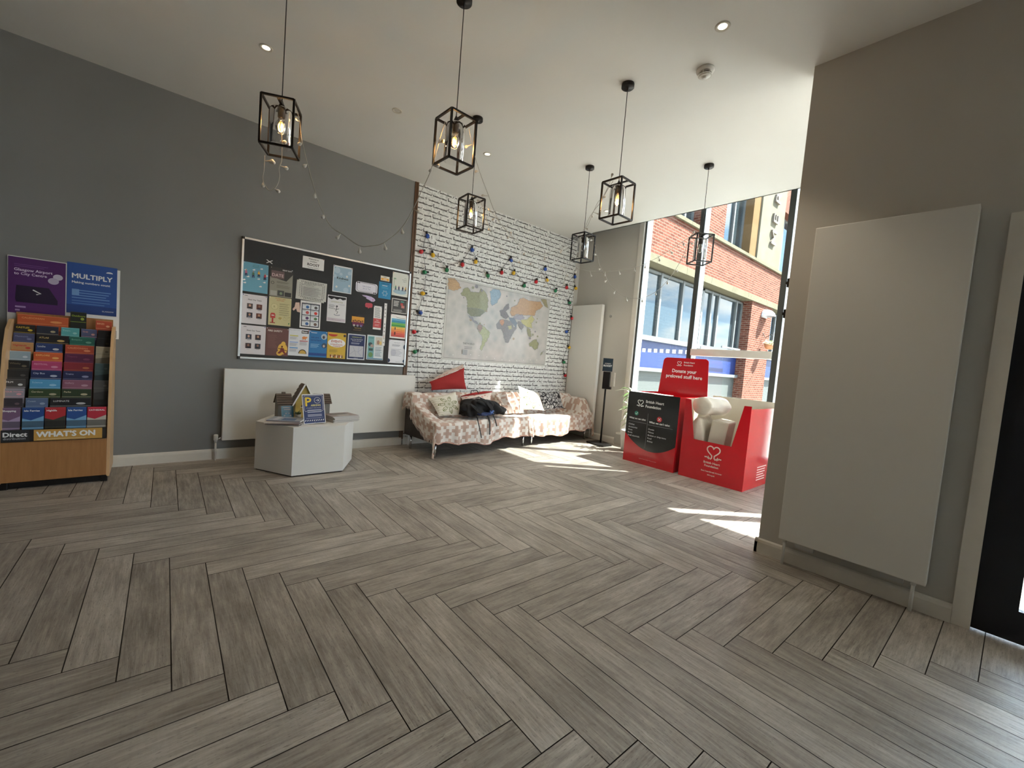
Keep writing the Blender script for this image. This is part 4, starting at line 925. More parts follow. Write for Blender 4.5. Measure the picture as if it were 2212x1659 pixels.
sh.txt('THE WORLD', .155, .20, .032, I(90, 90, 92)).lines(.17, .25, .17, 2, .02, I(130, 130, 132), .3).rect(.155, .06, .2, .13, I(170, 172, 174))
for k in range(12): sh.ell(.08 + .075 * k, .05 + .02 * math.sin(k * .7), .003, .0055, WHITE, 8)
sh.build('printed_sheet', tm)

# ------------------------------------------------------------------ coloured festoon bulbs on the wallpaper
FB = [('blue', 180, 450, 1), ('yellow', 222, 593, 1), ('green', 330, 705, 1), ('red', 447, 665, 1), ('blue', 518, 555, 1), ('yellow', 548, 645, 1), ('green', 632, 748, 1), ('red', 740, 725, 1),
      ('blue', 808, 632, 1), ('yellow', 832, 730, 1), ('green', 910, 825, 1), ('red', 1000, 797, 1), ('blue', 1065, 700, 1), ('yellow', 1075, 782, 1), ('green', 1145, 865, 1), ('red', 1225, 838, 1),
      ('blue', 1285, 757, 1), ('yellow', 1287, 845, 0), ('green', 1240, 953, 0), ('red', 1258, 1070, 0), ('blue', 1230, 1175, 0), ('yellow', 1235, 1290, 0), ('green', 1198, 1397, 0), ('red', 1207, 1497, 0)]
FL = [('red', 152, 560), ('green', 178, 718), ('yellow', 165, 877), ('blue', 118, 1013), ('red', 100, 1163), ('green', 105, 1305)]
FC = {'red': M('red_bulb', C8(206, 36, 50), 0.25, coat=0.4), 'blue': M('blue_bulb', C8(40, 84, 176), 0.25, coat=0.4), 'green': M('green_bulb', C8(30, 130, 84), 0.25, coat=0.4), 'yellow': M('yellow_bulb', C8(236, 190, 44), 0.25, coat=0.4)}
tf = thing('festoon_lights', at(870 + 180 / 3.455, 380 + 430 / 3.455, 'y', Y0 - 0.02), 'string of red, blue, green and yellow bulbs zigzagging over the brick wallpaper', 'string lights')
def fpt(x, y, d=0.015): return at(870 + x / 3.455, 380 + y / 3.455, 'y', Y0 - d)
def fbulb(c, P, tilt):
    b = MB().lathe((0, 0, 0), [(0.012, 0.0), (0.021, -0.010), (0.027, -0.026), (0.027, -0.036), (0.019, -0.052), (0.0, -0.060)], FC[c], 16)
    k = MB().lathe((0, 0, 0), [(0.012, 0.030), (0.0145, 0.026), (0.0145, -0.003), (0.012, -0.005)], BLACKP, 14)
    for q in (b, k): q.v = [tuple(Matrix.Rotation(tilt, 3, 'Y') @ Vector(v) + P) for v in q.v]
    o = b.build('bulb', tf, loc=P); k.build('bulb_socket', o, loc=P)
top = []
for c, x, y, up in FB:
    P = fpt(x, y - 12, 0.030); fbulb(c, P + Vector((0, 0, 0.012)), R(random.uniform(-35, 35) if up else random.choice((-60, -45, 60)))); top.append(P + Vector((0, 0.012, 0.034)))
lft = []
for c, x, y in FL:
    P = fpt(x, y, 0.030); fbulb(c, P, R(random.choice((-70, 60, 80)))); lft.append(P + Vector((0.0, 0.012, 0.01)))
path = []
def sag(P, Q, s, n=5):
    return [P.lerp(Q, i / n) + Vector((0, 0, -s * 4 * (i / n) * (1 - i / n))) for i in range(1, n + 1)]
path = [fpt(168, 470)]; last = path[0]
cb = MB().tube([fpt(110, 1590), fpt(112, 1305)] + [p for p in lft[::-1]] + [top[0]], 0.0025, BLACKP, 6)
pts = [top[0]]
for p in top[1:]: pts += sag(pts[-1], p, 0.006)
pts.append(pts[-1] + Vector((0, 0, -0.12)))
cb.tube(pts, 0.0025, BLACKP, 6); cb.build('cable', tf)

# ------------------------------------------------------------------ white fairy lights strung between the lanterns
FW = M('white_fairy_bulb', C8(206, 205, 198), 0.3); FWC = M('backlit_grey_cable', C8(166, 163, 154), 0.5)  # cable's grey paints in its backlit look over ceiling and brick
def depth(p): return (Vector(p) - CAM).dot(f_)
def fairy(name_label, pts, bulbs, d0, d1):
    n = len(pts); L = [0]
    for i in range(1, n): L.append(L[-1] + math.hypot(pts[i][0] - pts[i - 1][0], pts[i][1] - pts[i - 1][1]))
    P = []
    for q, l in zip(pts, L):
        d = d0 + (d1 - d0) * l / L[-1]; P.append(CAM + ray(*q) * d)
    # smooth
    Q = []
    for i in range(n - 1):
        a0 = P[max(i - 1, 0)]; a1 = P[i]; a2 = P[i + 1]; a3 = P[min(i + 2, n - 1)]
        for k in range(5):
            t = k / 5; Q.append(0.5 * ((2 * a1) + (a2 - a0) * t + (2 * a0 - 5 * a1 + 4 * a2 - a3) * t * t + (3 * a1 - a0 - 3 * a2 + a3) * t ** 3))
    Q.append(P[-1])
    t_ = thing('fairy_lights', P[0], name_label, 'fairy lights')
    MB().tube(Q, 0.0021, FWC, 6).build('cable', t_)
    for (bx, by) in bulbs:
        bi = min(range(len(Q)), key=lambda i: (Q[i] - CAM - ray(bx, by) * depth(Q[i])).length)
        d = depth(Q[bi]); B = CAM + ray(bx, by) * d; A = Q[bi]
        if (B - A).length < 0.006: B = A + Vector((0, 0, -0.018))
        mb = MB(); dr = (B - A); dr = dr.normalized()
        mb.tube([A, A + dr * 0.006, B - dr * 0.004, B, B + dr * 0.010, B + dr * 0.016, B + dr * 0.019], [0.0016, 0.002, 0.0045, 0.0075, 0.0105, 0.008, 0.002], FW, 10)
        mb.build('bulb', t_)
D = {k: depth(Vector(v) - Vector((0, 0, 0.13))) for k, v in LP.items()}
z8 = lambda x, y: (540 + x / 6.915, 190 + y / 6.915)
fairy('loose tail of white fairy lights looping below the leftmost lantern', [z8(470, 620), z8(480, 800), z8(478, 960), z8(470, 1100), z8(435, 1200), z8(440, 1330), z8(400, 1460), z8(300, 1535), z8(220, 1450), z8(190, 1350), z8(205, 1250), z8(215, 1150), z8(222, 1010)], [z8(500, 805), z8(525, 1192), z8(405, 1530), z8(210, 1385), z8(310, 1090), z8(330, 1110), z8(295, 1100)], D[1], D[1] + .02)
fairy('white fairy lights sagging from the leftmost lantern across the grey wall to the second lantern', [(640, 236), (648, 262), (652, 300), (662, 345), (674, 390), (686, 430), (700, 464), (718, 492), (742, 508), (777, 531), (803, 531), (830, 524), (868, 492), (892, 452), (912, 410), (928, 375), (938, 345), (950, 300), (962, 262)], [z8(725, 480), (650, 310), (660, 357), (681, 416), (699, 466), (731, 511), (777, 541), (832, 534), (869, 499), (901, 456), (931, 366), (943, 358), (954, 306)], D[1], D[2])
z9 = lambda x, y: (870 + x / 3.455, 380 + y / 3.455)
fairy('white fairy lights running from the second lantern down to the corner lantern, the longest one', [(1013, 277), (1020, 312), (1028, 345), z9(590, 15), z9(630, 120), z9(690, 280), z9(740, 370), z9(800, 440), z9(870, 520), z9(930, 575), z9(1010, 590), z9(1090, 570), z9(1180, 545), z9(1260, 490), z9(1330, 430)], [(1010, 316), (1031, 370), z9(605, 148), z9(680, 322), z9(790, 455), z9(910, 578), z9(1060, 615), z9(1180, 565)], D[2], D[5])
fairy('white fairy lights hanging from the brick-wall lantern towards a loose bunch by the corner', [z9(575, 175), z9(605, 260), z9(645, 390), z9(700, 490), z9(760, 570), z9(820, 625), z9(880, 655), z9(960, 668), z9(1040, 720), z9(1100, 840), z9(1140, 880), z9(1180, 850), z9(1210, 770), z9(1250, 640), z9(1290, 560)], [z9(570, 185), z9(600, 290), z9(648, 405), z9(737, 565), z9(875, 650), z9(950, 660), z9(1065, 822), z9(1100, 882), z9(1120, 892), z9(1140, 890), z9(1160, 876), z9(1188, 676), z9(1225, 745), z9(1205, 800)], D[3], D[5])
fairy('white fairy lights from the brick-wall lantern along the wallpaper to the corner lantern', [z9(610, 215), z9(680, 290), z9(760, 390), z9(850, 480), z9(960, 560), z9(1060, 590), z9(1160, 575), z9(1250, 530), z9(1320, 470)], [z9(640, 245), z9(810, 430), z9(1185, 560)], D[3], D[5])
z10 = lambda x, y: (1220 + x / 3.4556, 380 + y / 3.4556)
fairy('outer white fairy light strand from the clear-standing lit lantern to the corner lantern', [z10(345, 20), z10(320, 90), z10(275, 170), z10(245, 200), z10(205, 290), z10(170, 370), z10(135, 410)], [z10(352, 0), z10(290, 158), z10(243, 282), z10(165, 395)], D[4], D[5])
fairy('inner shorter white fairy light strand from the clear-standing lit lantern to the corner lantern', [z10(360, 40), z10(310, 120), z10(270, 195), z10(225, 250), z10(180, 320), z10(145, 400)], [z10(203, 298)], D[4], D[5])
fairy('white fairy lights dipping shallowly from the corner lantern to the window lantern', [z10(75, 600), z10(85, 685), z10(150, 705), z10(250, 715), z10(340, 712), z10(420, 705), z10(500, 690), z10(600, 655), z10(700, 605), z10(800, 545), z10(880, 490), z10(935, 455)], [z10(82, 715), z10(195, 740), z10(300, 735), z10(408, 725), z10(520, 705), z10(600, 678), z10(706, 625), z10(797, 572), z10(886, 508), z10(960, 425)], D[5], D[6])
fairy('deepest loop of white fairy lights between the corner lantern and the window lantern', [z10(200, 430), z10(225, 520), z10(245, 610), z10(265, 680), z10(300, 740), z10(330, 800), z10(380, 855), z10(460, 905), z10(540, 915), z10(600, 905), z10(680, 865), z10(740, 810), z10(800, 740), z10(850, 660), z10(895, 570), z10(920, 500), z10(940, 470)], [z10(200, 480), z10(230, 590), z10(262, 695), z10(305, 785), z10(370, 870), z10(462, 925), z10(578, 930), z10(680, 878), z10(766, 797), z10(833, 710), z10(893, 606), z10(945, 503)], D[5], D[6])

# ------------------------------------------------------------------ hexagonal display plinth
HX, HY, HZ = 1.200, 4.430, 0.452
tp = thing('display_plinth', (HX, HY, 0), 'low white hexagonal display plinth standing before the long radiator', 'table')
PLW = M('white_laminate', C8(232, 230, 224), 0.35, var=0.01)
hexp = [(HX + .45 * math.cos(R(60 * k)), HY + .45 * math.sin(R(60 * k))) for k in range(6)]
MB().prism([(x, y, 0.012) for x, y in hexp], (0, 0, HZ - 0.030), PLW).build('body', tp)
MB().prism([(HX + (x - HX) * 1.004, HY + (y - HY) * 1.004, HZ - 0.018) for x, y in hexp], (0, 0, 0.018), PLW).build('top', tp)
MB().prism([(HX + (x - HX) * .97, HY + (y - HY) * .97, 0) for x, y in hexp], (0, 0, 0.012), M('shadow_gap_plinth', C8(60, 56, 50), 0.8)).build('foot', tp)
def onT(px, py): return at(px, py, 'z', HZ)
def birdhouse(x, y, w, h, gable, d, roofc, wallc, lab, chim=False, front_gable=False):
    t = thing('birdhouse', (x, y, HZ), lab, 'ornament')
    z0 = HZ; rm = M('ridged_grey_roof', C8(96, 84, 74), 0.7); wm = wallc
    if front_gable:
        MB().prism([(x - w / 2, y - d / 2, z0), (x + w / 2, y - d / 2, z0), (x + w / 2, y - d / 2, z0 + h), (x, y - d / 2, z0 + h + gable), (x - w / 2, y - d / 2, z0 + h)], (0, d, 0), wm).build('walls', t)
        for s_ in (-1, 1):
            a = Vector((s_ * (w / 2 + .03), 0, -0.03 * gable / (w / 2))); b = Vector((0, 0, gable)); r = MB(); n = 6
            nv = Vector((s_ * gable, 0, w / 2)).normalized() * 0.008
            for k in range(n):
                p, q = a.lerp(b, k / n), a.lerp(b, (k + 1) / n); o_ = Vector((x, y - d / 2 - .02, z0 + h))
                r.prism([o_ + p, o_ + q, o_ + q + nv * .6, o_ + p + nv * 1.5], (0, d + .04, 0), rm)
            r.build('roof', t)
            e = MB(); o_ = Vector((x, y - d / 2 - .026, z0 + h)); e.prism([o_ + a, o_ + b, o_ + b + nv * 1.6, o_ + a + nv * 1.6], (0, .006, 0), WHITE); e.build('bargeboard', t)
        MB().prism([(x + .03 * math.cos(R(a)), y - d / 2 - .001, z0 + h * .62 + .035 * math.sin(R(a))) for a in range(0, 181, 20)][::-1], (0, -.003, 0), BLACK).prism([(x - .036, y - d / 2 - .001, z0 + h * .60), (x + .036, y - d / 2 - .001, z0 + h * .60), (x + .036, y - d / 2 - .001, z0 + h * .64), (x - .036, y - d / 2 - .001, z0 + h * .64)], (0, -.005, 0), WHITE).build('window', t)
    else:
        MB().prism([(x - w / 2, y - d / 2, z0), (x - w / 2, y + d / 2, z0), (x - w / 2, y + d / 2, z0 + h), (x - w / 2, y, z0 + h + gable), (x - w / 2, y - d / 2, z0 + h)], (w, 0, 0), wm).build('walls', t)
        for s_ in (-1, 1):
            a = Vector((0, s_ * (d / 2 + .02), -0.02 * gable / (d / 2))); b = Vector((0, 0, gable)); r = MB(); n = 5; nv = Vector((0, s_ * gable, d / 2)).normalized() * 0.008
            for k in range(n):
                p, q = a.lerp(b, k / n), a.lerp(b, (k + 1) / n); o_ = Vector((x - w / 2 - .012, y, z0 + h))
                r.prism([o_ + p, o_ + q, o_ + q + nv * .6, o_ + p + nv * 1.6], (w + .024, 0, 0), rm)
            r.build('roof', t)
    if chim: MB().box((x - .015, y - .012, z0 + h + gable - .01), (x + .015, y + .012, z0 + h + gable + .018), rm).build('chimney', t)
    return t
HW = M('weathered_white_wood', C8(136, 133, 126), 0.7, var=0.12); HYL = M('mustard_painted_wood', C8(196, 172, 92), 0.7, var=0.12)
birdhouse(0.995, 4.56, .112, .165, .075, .13, None, HW, 'white wooden birdhouse with grey ridged roof and chimney, left one on the plinth', chim=True)
birdhouse(1.190, 4.62, .165, .170, .165, .12, None, HYL, 'tall mustard birdhouse with white bargeboards in the middle of the plinth', front_gable=True)
birdhouse(1.350, 4.56, .135, .170, .070, .13, None, HW, 'white birdhouse with grey ridged roof half hidden behind the parking sign')
# leaning printed signs in clear holders
def leaning(px_tl, px_tr, px_br, px_bl, y_top, y_bot, name, label):
    TL, TR = at(*px_tl, 'y', y_top), at(*px_tr, 'y', y_top); BL, BR = at(*px_bl, 'y', y_bot), at(*px_br, 'y', y_bot)
    U = ((TR + BR) - (TL + BL)) / 2; V = ((TL + TR) - (BL + BR)) / 2; O = (TL + TR + BL + BR) / 4 - U / 2 - V / 2
    V = V - U.normalized() * V.dot(U.normalized())
    return O, U, V
t = thing('parking_sign', (1.19, 4.17, HZ), 'navy student Parking discount sign in a clear stand at the front of the plinth', 'sign')
O, U, V = leaning((651, 846), (699, 846), (704, 907), (657, 912), 4.24, 4.16, '', '')
O = O + Vector((0, 0, HZ + 0.003 - min(O.z, (O + U).z)))
s = Sheet(O, U, V, U.length, V.length, WHITE)
s.rect(.03, .02, .97, .97, I(52, 66, 112)).stroke([(.1, .42), (.9, .42), (.92, .44), (.92, .92), (.9, .94), (.1, .94), (.08, .92), (.08, .44)], .0022, WHITE, True)
s.txt('P', .14, .60, .42, I(236, 206, 66), bold=.02, fit=.33).txt('ARKING', .37, .585, .085, I(236, 226, 140), bold=.02, fit=.5).txt('STUDENT DISCOUNT', .16, .51, .055, I(196, 196, 190), fit=.68)
s.stroke([(.68 + .14 * math.cos(R(a)), .78 + .10 * math.sin(R(a))) for a in range(0, 360, 20)], .0026, WHITE, True).stroke([(.61, .78), (.75, .78)], .004, WHITE).stroke([(.70, .82), (.755, .78), (.70, .74)], .004, WHITE)
for v in (.455, .385, .30, .255): s.rect(.2, v - .012, .84, v + .008, I(200, 206, 222))
s.rect(.12, .19, .9, .197, I(170, 176, 200)).rect(.12, .17, .8, .177, I(170, 176, 200))
for k in range(9): s.poly([(.05 + k * .1, .085), (.09 + k * .1, .085), (.13 + k * .1, .13), (.09 + k * .1, .13)], WHITE)
s.txt('sr', .5, .04, .04, WHITE, 'c'); s.build('printed_insert', t)
ac = MB(); n_ = U.cross(V).normalized(); o2 = s.O - n_ * .003
ac.prism([o2 - U * .02, o2 + U * 1.02, o2 + U * 1.02 + V * 1.02, o2 - U * .02 + V * 1.02], -n_ * .003, LGLASS)
ac.prism([s.O, s.O + U, s.O + U + Vector((0, .09, 0)), s.O + Vector((0, .09, 0))], (0, 0, -.003), LGLASS); ac.build('acrylic_stand', t)
t = thing('leaflet_holder', (0.96, 4.42, HZ), 'small bright blue leaflet in a clear holder before the left birdhouse', 'leaflet holder')
O, U, V = leaning((607, 868), (633, 867), (635, 898), (609, 899), 4.42, 4.39, '', ''); O.z = HZ + .003; 
s = Sheet(O, U, V, U.length, V.length, I(60, 160, 206)); s.lines(.12, .9, .92, 1, .06, WHITE, .8).lines(.2, .85, .8, 2, .05, I(220, 240, 250), .5)
for k in range(6): s.ell(.5 + .26 * math.cos(k * 1.047), .34 + .17 * math.sin(k * 1.047), .08, .05, I(190, 224, 240), 12)
s.build('leaflet', t); MB().prism([O + U * 1.04 + Vector((0, -.004, 0)), O - U * .04 + Vector((0, -.004, 0)), O - U * .04 + V * 1.04 + Vector((0, -.004, 0)), O + U * 1.04 + V * 1.04 + Vector((0, -.004, 0))], (0, .002, 0), LGLASS).prism([O - U * .04, O + U * 1.04, O + U * 1.04 + Vector((0, .05, 0)), O - U * .04 + Vector((0, .05, 0))], (0, 0, -.002), LGLASS).build('acrylic_stand', t)
# little potted succulent
c = onT(649, 900); c = Vector((1.105, 4.44, HZ))
t = thing('potted_succulent', c, 'tiny potted succulent between the mustard birdhouse and the parking sign', 'plant')
MB().lathe(c, [(0.020, 0), (0.026, 0.03), (0.030, 0.055), (0.027, 0.055), (0.025, 0.045)], M('grey_ceramic', C8(150, 150, 142), 0.5), 20).build('pot', t)
lf = MB()
for k in range(26):
    a = random.uniform(0, 6.28); e = random.uniform(.2, 1.3); d = Vector((math.cos(a) * math.cos(e), math.sin(a) * math.cos(e), math.sin(e))) * random.uniform(.03, .055); b = c + Vector((0, 0, .05)); w_ = d.orthogonal().normalized() * .007
    lf.add([b - w_ * .3, b + d * .5 - w_, b + d, b + d * .5 + w_], [(0, 1, 2, 3)], M('dark_leaf', C8(62, 78, 44), 0.6, var=.2))
lf.build('leaves', t)
# stacks of magazines: every copy is its own thing
CV = [C8(176, 170, 166), C8(150, 140, 138), C8(196, 178, 172), C8(120, 116, 120), C8(160, 166, 176), C8(206, 196, 186), C8(140, 120, 112)]
def magazine(x, y, z, rot, cov, lab, grp, th=.0065, w=.21, h=.28, pic=None):
    mb = MB(); Rz = Matrix.Rotation(rot, 3, 'Z'); P = Vector((x, y, z))
    mb.box((x - w / 2, y - h / 2, z + .0004), (x + w / 2, y + h / 2, z + th - .0006), M('paper_edges', C8(206, 202, 196), .8), Rz, P)
    cm = M('cover_%02d' % (CV.index(cov)), cov, .35, var=.2, scale=18)
    mb.box((x - w / 2 - .0008, y - h / 2 - .0008, z + th - .0006), (x + w / 2 + .0008, y + h / 2 + .0008, z + th), cm, Rz, P).box((x - w / 2 - .0008, y - h / 2 - .0008, z), (x + w / 2 + .0008, y + h / 2 + .0008, z + .0004), cm, Rz, P)
    mb.box((x - w / 2 - .0012, y - h / 2, z), (x - w / 2, y + h / 2, z + th), cm, Rz, P)
    if pic:
        for (u0, v0, u1, v1, c_) in pic: mb.box((x - w / 2 + u0 * w, y - h / 2 + v0 * h, z + th), (x - w / 2 + u1 * w, y - h / 2 + v1 * h, z + th + .0003), I(*c_), Rz, P)
    o = mb.build('magazine', None, loc=(x, y, z)); tag(o, lab, 'magazine', grp)
zc = HZ
for k in range(7):
    w_ = ['grey magazine, lowest of the left stack on the plinth', 'second magazine up in the left stack on the plinth', 'third magazine up in the left stack on the plinth', 'fourth magazine up in the left stack, fanned to the left', 'fifth magazine up in the left stack, fanned to the left', 'sixth magazine in the left stack, just below the top copy', 'bluish magazine on top of the left stack on the plinth'][k]
    magazine(0.965 + random.uniform(-.01, .01) - (.035 if k in (3, 4) else 0), 4.235 + random.uniform(-.008, .008), zc, R(62 + random.uniform(-5, 5) + (14 if k in (3, 4) else 0)), CV[(k * 3) % 7], w_, 'magazines in the left stack', pic=[(.1, .2, .6, .6, (90, 110, 140)), (.1, .7, .9, .85, (206, 206, 210))] if k == 6 else None); zc += .0068
zc = HZ
for k in range(7):
    w_ = ['lowest grey magazine of the right-hand stack on the plinth', 'second magazine up in the right-hand stack on the plinth', 'third magazine up in the right-hand stack on the plinth', 'middle magazine of the right-hand stack, fourth from the plinth', 'fifth magazine up in the right-hand stack on the plinth', 'sixth magazine of the right-hand stack, just below the top copy', 'brown-grey magazine on top of the right-hand stack on the plinth'][k]
    magazine(1.475 + random.uniform(-.006, .006), 4.315 + random.uniform(-.006, .006), zc, R(-76 + random.uniform(-3, 3)), CV[(k * 2 + 1) % 7], w_, 'magazines in the right stack', th=.0085, pic=[(.15, .15, .5, .8, (120, 112, 108)), (.6, .3, .9, .7, (186, 180, 176))] if k == 6 else None); zc += .0088

# ------------------------------------------------------------------ sofas under woven throws
LEATH = M('dark_brown_leather', C8(40, 30, 27), 0.45, var=0.15, bump=0.3); THROW = throw_mat(); FRINGE = M('throw_fringe', C8(232, 216, 204), 0.9, var=0.1)
HEMC = M('throw_hem', C8(222, 170, 150), 0.9, var=0.1)
ZS, ZB = 0.405, 0.685
def arm_left(y, D):                    # arm height along the depth, y = 0 at the front
    t = max(0.0, min(1.0, y / D)); return 0.40 + (ZB - 0.40) * (t ** 1.4)
def arm_right(y, D):
    t = max(0.0, min(1.0, (y - 0.02) / 0.16)); return 0.44 + (ZB - 0.03 - 0.44) * math.sin(t * math.pi / 2)
def sofa_unit(org, yaw, L, D, armL, armR, label, throw_label, seed):
    Rz = Matrix.Rotation(yaw, 3, 'Z'); org = Vector(org)
    T = lambda x, y, z: Rz @ Vector((x, y, z)) + org
    t = thing('sofa', org, label, 'sofa', 'dark leather sofas along the brick wallpaper')
    MB().box((org.x + .02, org.y + .02, .175), (org.x + L - .02, org.y + D - .03, .30), LEATH, Rz, org, bev=.01).build('base', t)
    MB().box((org.x + .03, org.y + .0, .30), (org.x + L - .03, org.y + D - .15, ZS - .016), LEATH, Rz, org, bev=.03).build('seat_cushion', t)
    MB().box((org.x + .02, org.y + D - .145, .28), (org.x + L - .02, org.y + D, ZB - .016), LEATH, Rz, org, bev=.035).build('backrest', t)
    for fn, x0 in ((armL, 0.0), (armR, L - .10)):
        if fn is None: continue
        ys = [D * i / 12 for i in range(13)]
        pts = [T(x0, D, .175), T(x0, .015, .175)] + [T(x0, max(y, .015), fn(y, D) - .014) for y in ys]
        MB().prism(pts, Rz @ Vector((.10, 0, 0)), LEATH).build('arm', t)
    for x in (.05, L - .05):
        for y in (.06, D - .08):
            p = T(x, y, 0); MB().tube([p, p + Vector((0, 0, .18))], .014, CHROME, 14).build('leg', t)
    # throw: s runs across the sofa, q runs from the front hem over seat and back
    rnd = random.Random(seed)
    prof = [(0.0, ZS), (D - .24, ZS - .01), (D - .20, ZS + .03), (D - .17, ZB - .03), (D - .13, ZB + .005), (D - .03, ZB + .005), (D + .012, ZB - .02), (D + .012, ZB - .09)]
    seg = [0]
    for a, b in zip(prof, prof[1:]): seg.append(seg[-1] + math.hypot(b[0] - a[0], b[1] - a[1]))
    def profile(q):
        q = max(0, min(seg[-1] - 1e-6, q))
        for i in range(len(seg) - 1):
            if q <= seg[i + 1]:
                f = (q - seg[i]) / (seg[i + 1] - seg[i]); return prof[i][0] + (prof[i + 1][0] - prof[i][0]) * f, prof[i][1] + (prof[i + 1][1] - prof[i][1]) * f
    ph = [rnd.uniform(0, 6) for _ in range(8)]
    HF = 0.27
    hl = (lambda y: .19 + .03 * math.sin(9 * y)) if armL else (lambda y: .20)
    hr = (lambda y: .22) if armR else (lambda y: .03)
    def pt(s, q):
        dy = max(0.0, -q); y, z = profile(q); xs = max(0.0, min(L, s))
        dx = max(0.0, -s) or max(0.0, s - L)
        if armL and z < arm_left(y, D):
            k = max(0, min(1, (.20 - xs) / .10)); k = k * k * (3 - 2 * k); z = z + (arm_left(y, D) - z) * k
        if armR and z < arm_right(y, D):
            k = max(0, min(1, (xs - (L - .26)) / .15)); k = k * k * (3 - 2 * k); z = z + (arm_right(y, D) - z) * k
        wav = .006 * math.sin(17 * s + ph[0]) + .005 * math.sin(31 * s + 2 * q + ph[1]) + .004 * math.sin(23 * q + 9 * s + ph[2])
        z += .010 + (wav * .8 if dy == 0 and dx == 0 else 0)
        hem = 1 + .10 * math.sin(6 * s + ph[3]) + .07 * math.sin(13 * s + ph[4])
        ox = oy = 0
        if dy > 0:
            z -= dy * hem; oy = -(.012 + min(dy, .05) * .35 + (.012 * math.sin(26 * s + ph[5]) + .008 * math.sin(47 * s + ph[6])) * min(1, dy * 6))
        if dx > 0:
            z -= dx; ox = (.014 + min(dx, .05) * .3 + .010 * math.sin(24 * q + ph[7]) * min(1, dx * 7)) * (-1 if s < 0 else 1)
        if dx > 0 and dy > 0: z -= min(dx, dy) * .25; ox *= 1.3
        return T(xs + ox, y + oy, max(z, .06))
    S0, S1 = -0.22, L + 0.22
    if not armL: S0 = -.03
    if not armR: S1 = L + .02
    def fn(a, b):
        s = S0 + (S1 - S0) * a
        q0 = -HF if 0 <= s <= L else -HF * .9
        q = q0 + (seg[-1] - q0) * b
        if s < 0 and armL:
            lim = hl(max(0.0, min(D, profile(q)[0]))); s = max(s, -lim * (s / S0) if False else -lim * min(1.0, -s / (-S0)))
        return pt(s, q)
    def uvf(a, b): return (S0 + (S1 - S0) * a, -HF + (seg[-1] + HF) * b)
    mb = MB().grid(fn, 110, 64, THROW, uvf)
    o = mb.build('throw_blanket', None, loc=org); tag(o, throw_label, 'blanket')
    sm = o.modifiers.new('thick', 'SOLIDIFY'); sm.thickness = .004
    # fringe along the left hem and coral hem binding along the front
    if armL:
        fb = MB()
        for k in range(90):
            b = k / 89; p = fn(0.0, b); d = Vector((rnd.uniform(-.4, .4) * .3, rnd.uniform(-.5, .5) * .4, -1)).normalized() * rnd.uniform(.03, .05)
            fb.tube([p, p + d * .5 + Vector((-.003, 0, 0)), p + d], [.0030, .0026, .0012], FRINGE, 5)
        tag(fb.build('fringe', o), None, None, None, 'stuff')
    hb = MB(); hb.tube([fn(a / 110, 0) + Vector((0, -.001, .002)) for a in range(0, 111)], .0035, HEMC, 6); hb.build('hem_binding', o)
    return t, fn, T
SL, SR = (2.475, 4.125, 0), (4.135, 4.265, 0)
sofa_unit(SL, R(5.0), 1.60, .66, arm_left, None, 'left dark leather sofa with chrome legs, its low sloping arm beside the long radiator', 'pink and cream cross-patterned throw with fringe covering the left sofa', 3)
sofa_unit(SR, R(1.2), 1.31, .63, None, arm_right, 'right dark leather sofa with chrome legs, its rounded arm near the tall radiator', 'pink and cream cross-patterned throw over the right sofa with gathered folds at its arm', 9)

# bunched end of a throw between the two sofas
def lump(name, c, rx, ry, rz, m, label, cat, amp=.18, seed=1, flat=True, folds=7, uvs=8.0):
    rnd = random.Random(seed); k = [(rnd.uniform(0, 6.28), rnd.uniform(.6, 1.4)) for _ in range(6)]; c = Vector(c)
    def fn(a, b):
        th, phi = 2 * math.pi * a, math.pi * (b - .5)
        r = 1 + amp * (.5 * math.sin(folds * th * 1.0 + 3 * phi + k[0][0]) * math.cos(phi) + .4 * math.sin(3 * th + 5 * phi + k[1][0]) * math.cos(phi) + .3 * math.sin(2 * th - 4 * phi + k[2][0]) * math.cos(phi))
        z = math.sin(phi) * rz * r
        if flat and z < -rz * .55: z = -rz * .55
        return c + Vector((rx * r * math.cos(phi) * math.cos(th), ry * r * math.cos(phi) * math.sin(th), z))
    mb = MB().grid(fn, 56, 28, m, lambda a, b: (a * uvs * .2, b * uvs * .1)); o = mb.build(name, None, loc=c)
    if label: tag(o, label, cat)
    return o
def bunch(x0, x1, y0, y1, z0, z1, seed, m, name, label):
    def fn(a, b):
        s = x0 + (x1 - x0) * a; y = y0 + (y1 - y0) * b; z = z0 + (z1 - z0) * b ** .8
        f = .028 * abs(math.sin(9.5 * a + 1.3 * b + seed)) + .014 * math.sin(21 * a + 3 * b) * (1 - a * (1 - a))
        e = min(1.0, 6 * a, 6 * (1 - a), 5 * b + .2)
        return Vector((s + .02 * math.sin(6 * b + 5 * a), y - f * 1.6 * e, z + f * .6 * e))
    o = MB().grid(fn, 60, 30, m, lambda a, b: (a * .5, b * .4)).build(name, None, loc=(x0, y0, z0)); tag(o, label, 'blanket')
    o.modifiers.new('thick', 'SOLIDIFY').thickness = .006
bunch(3.74, 4.17, 4.50, 4.665, .432, .715, 1.0, THROW, 'folded_throw', 'gathered bright folds of throw between the rucksack and the right leaf cushion')
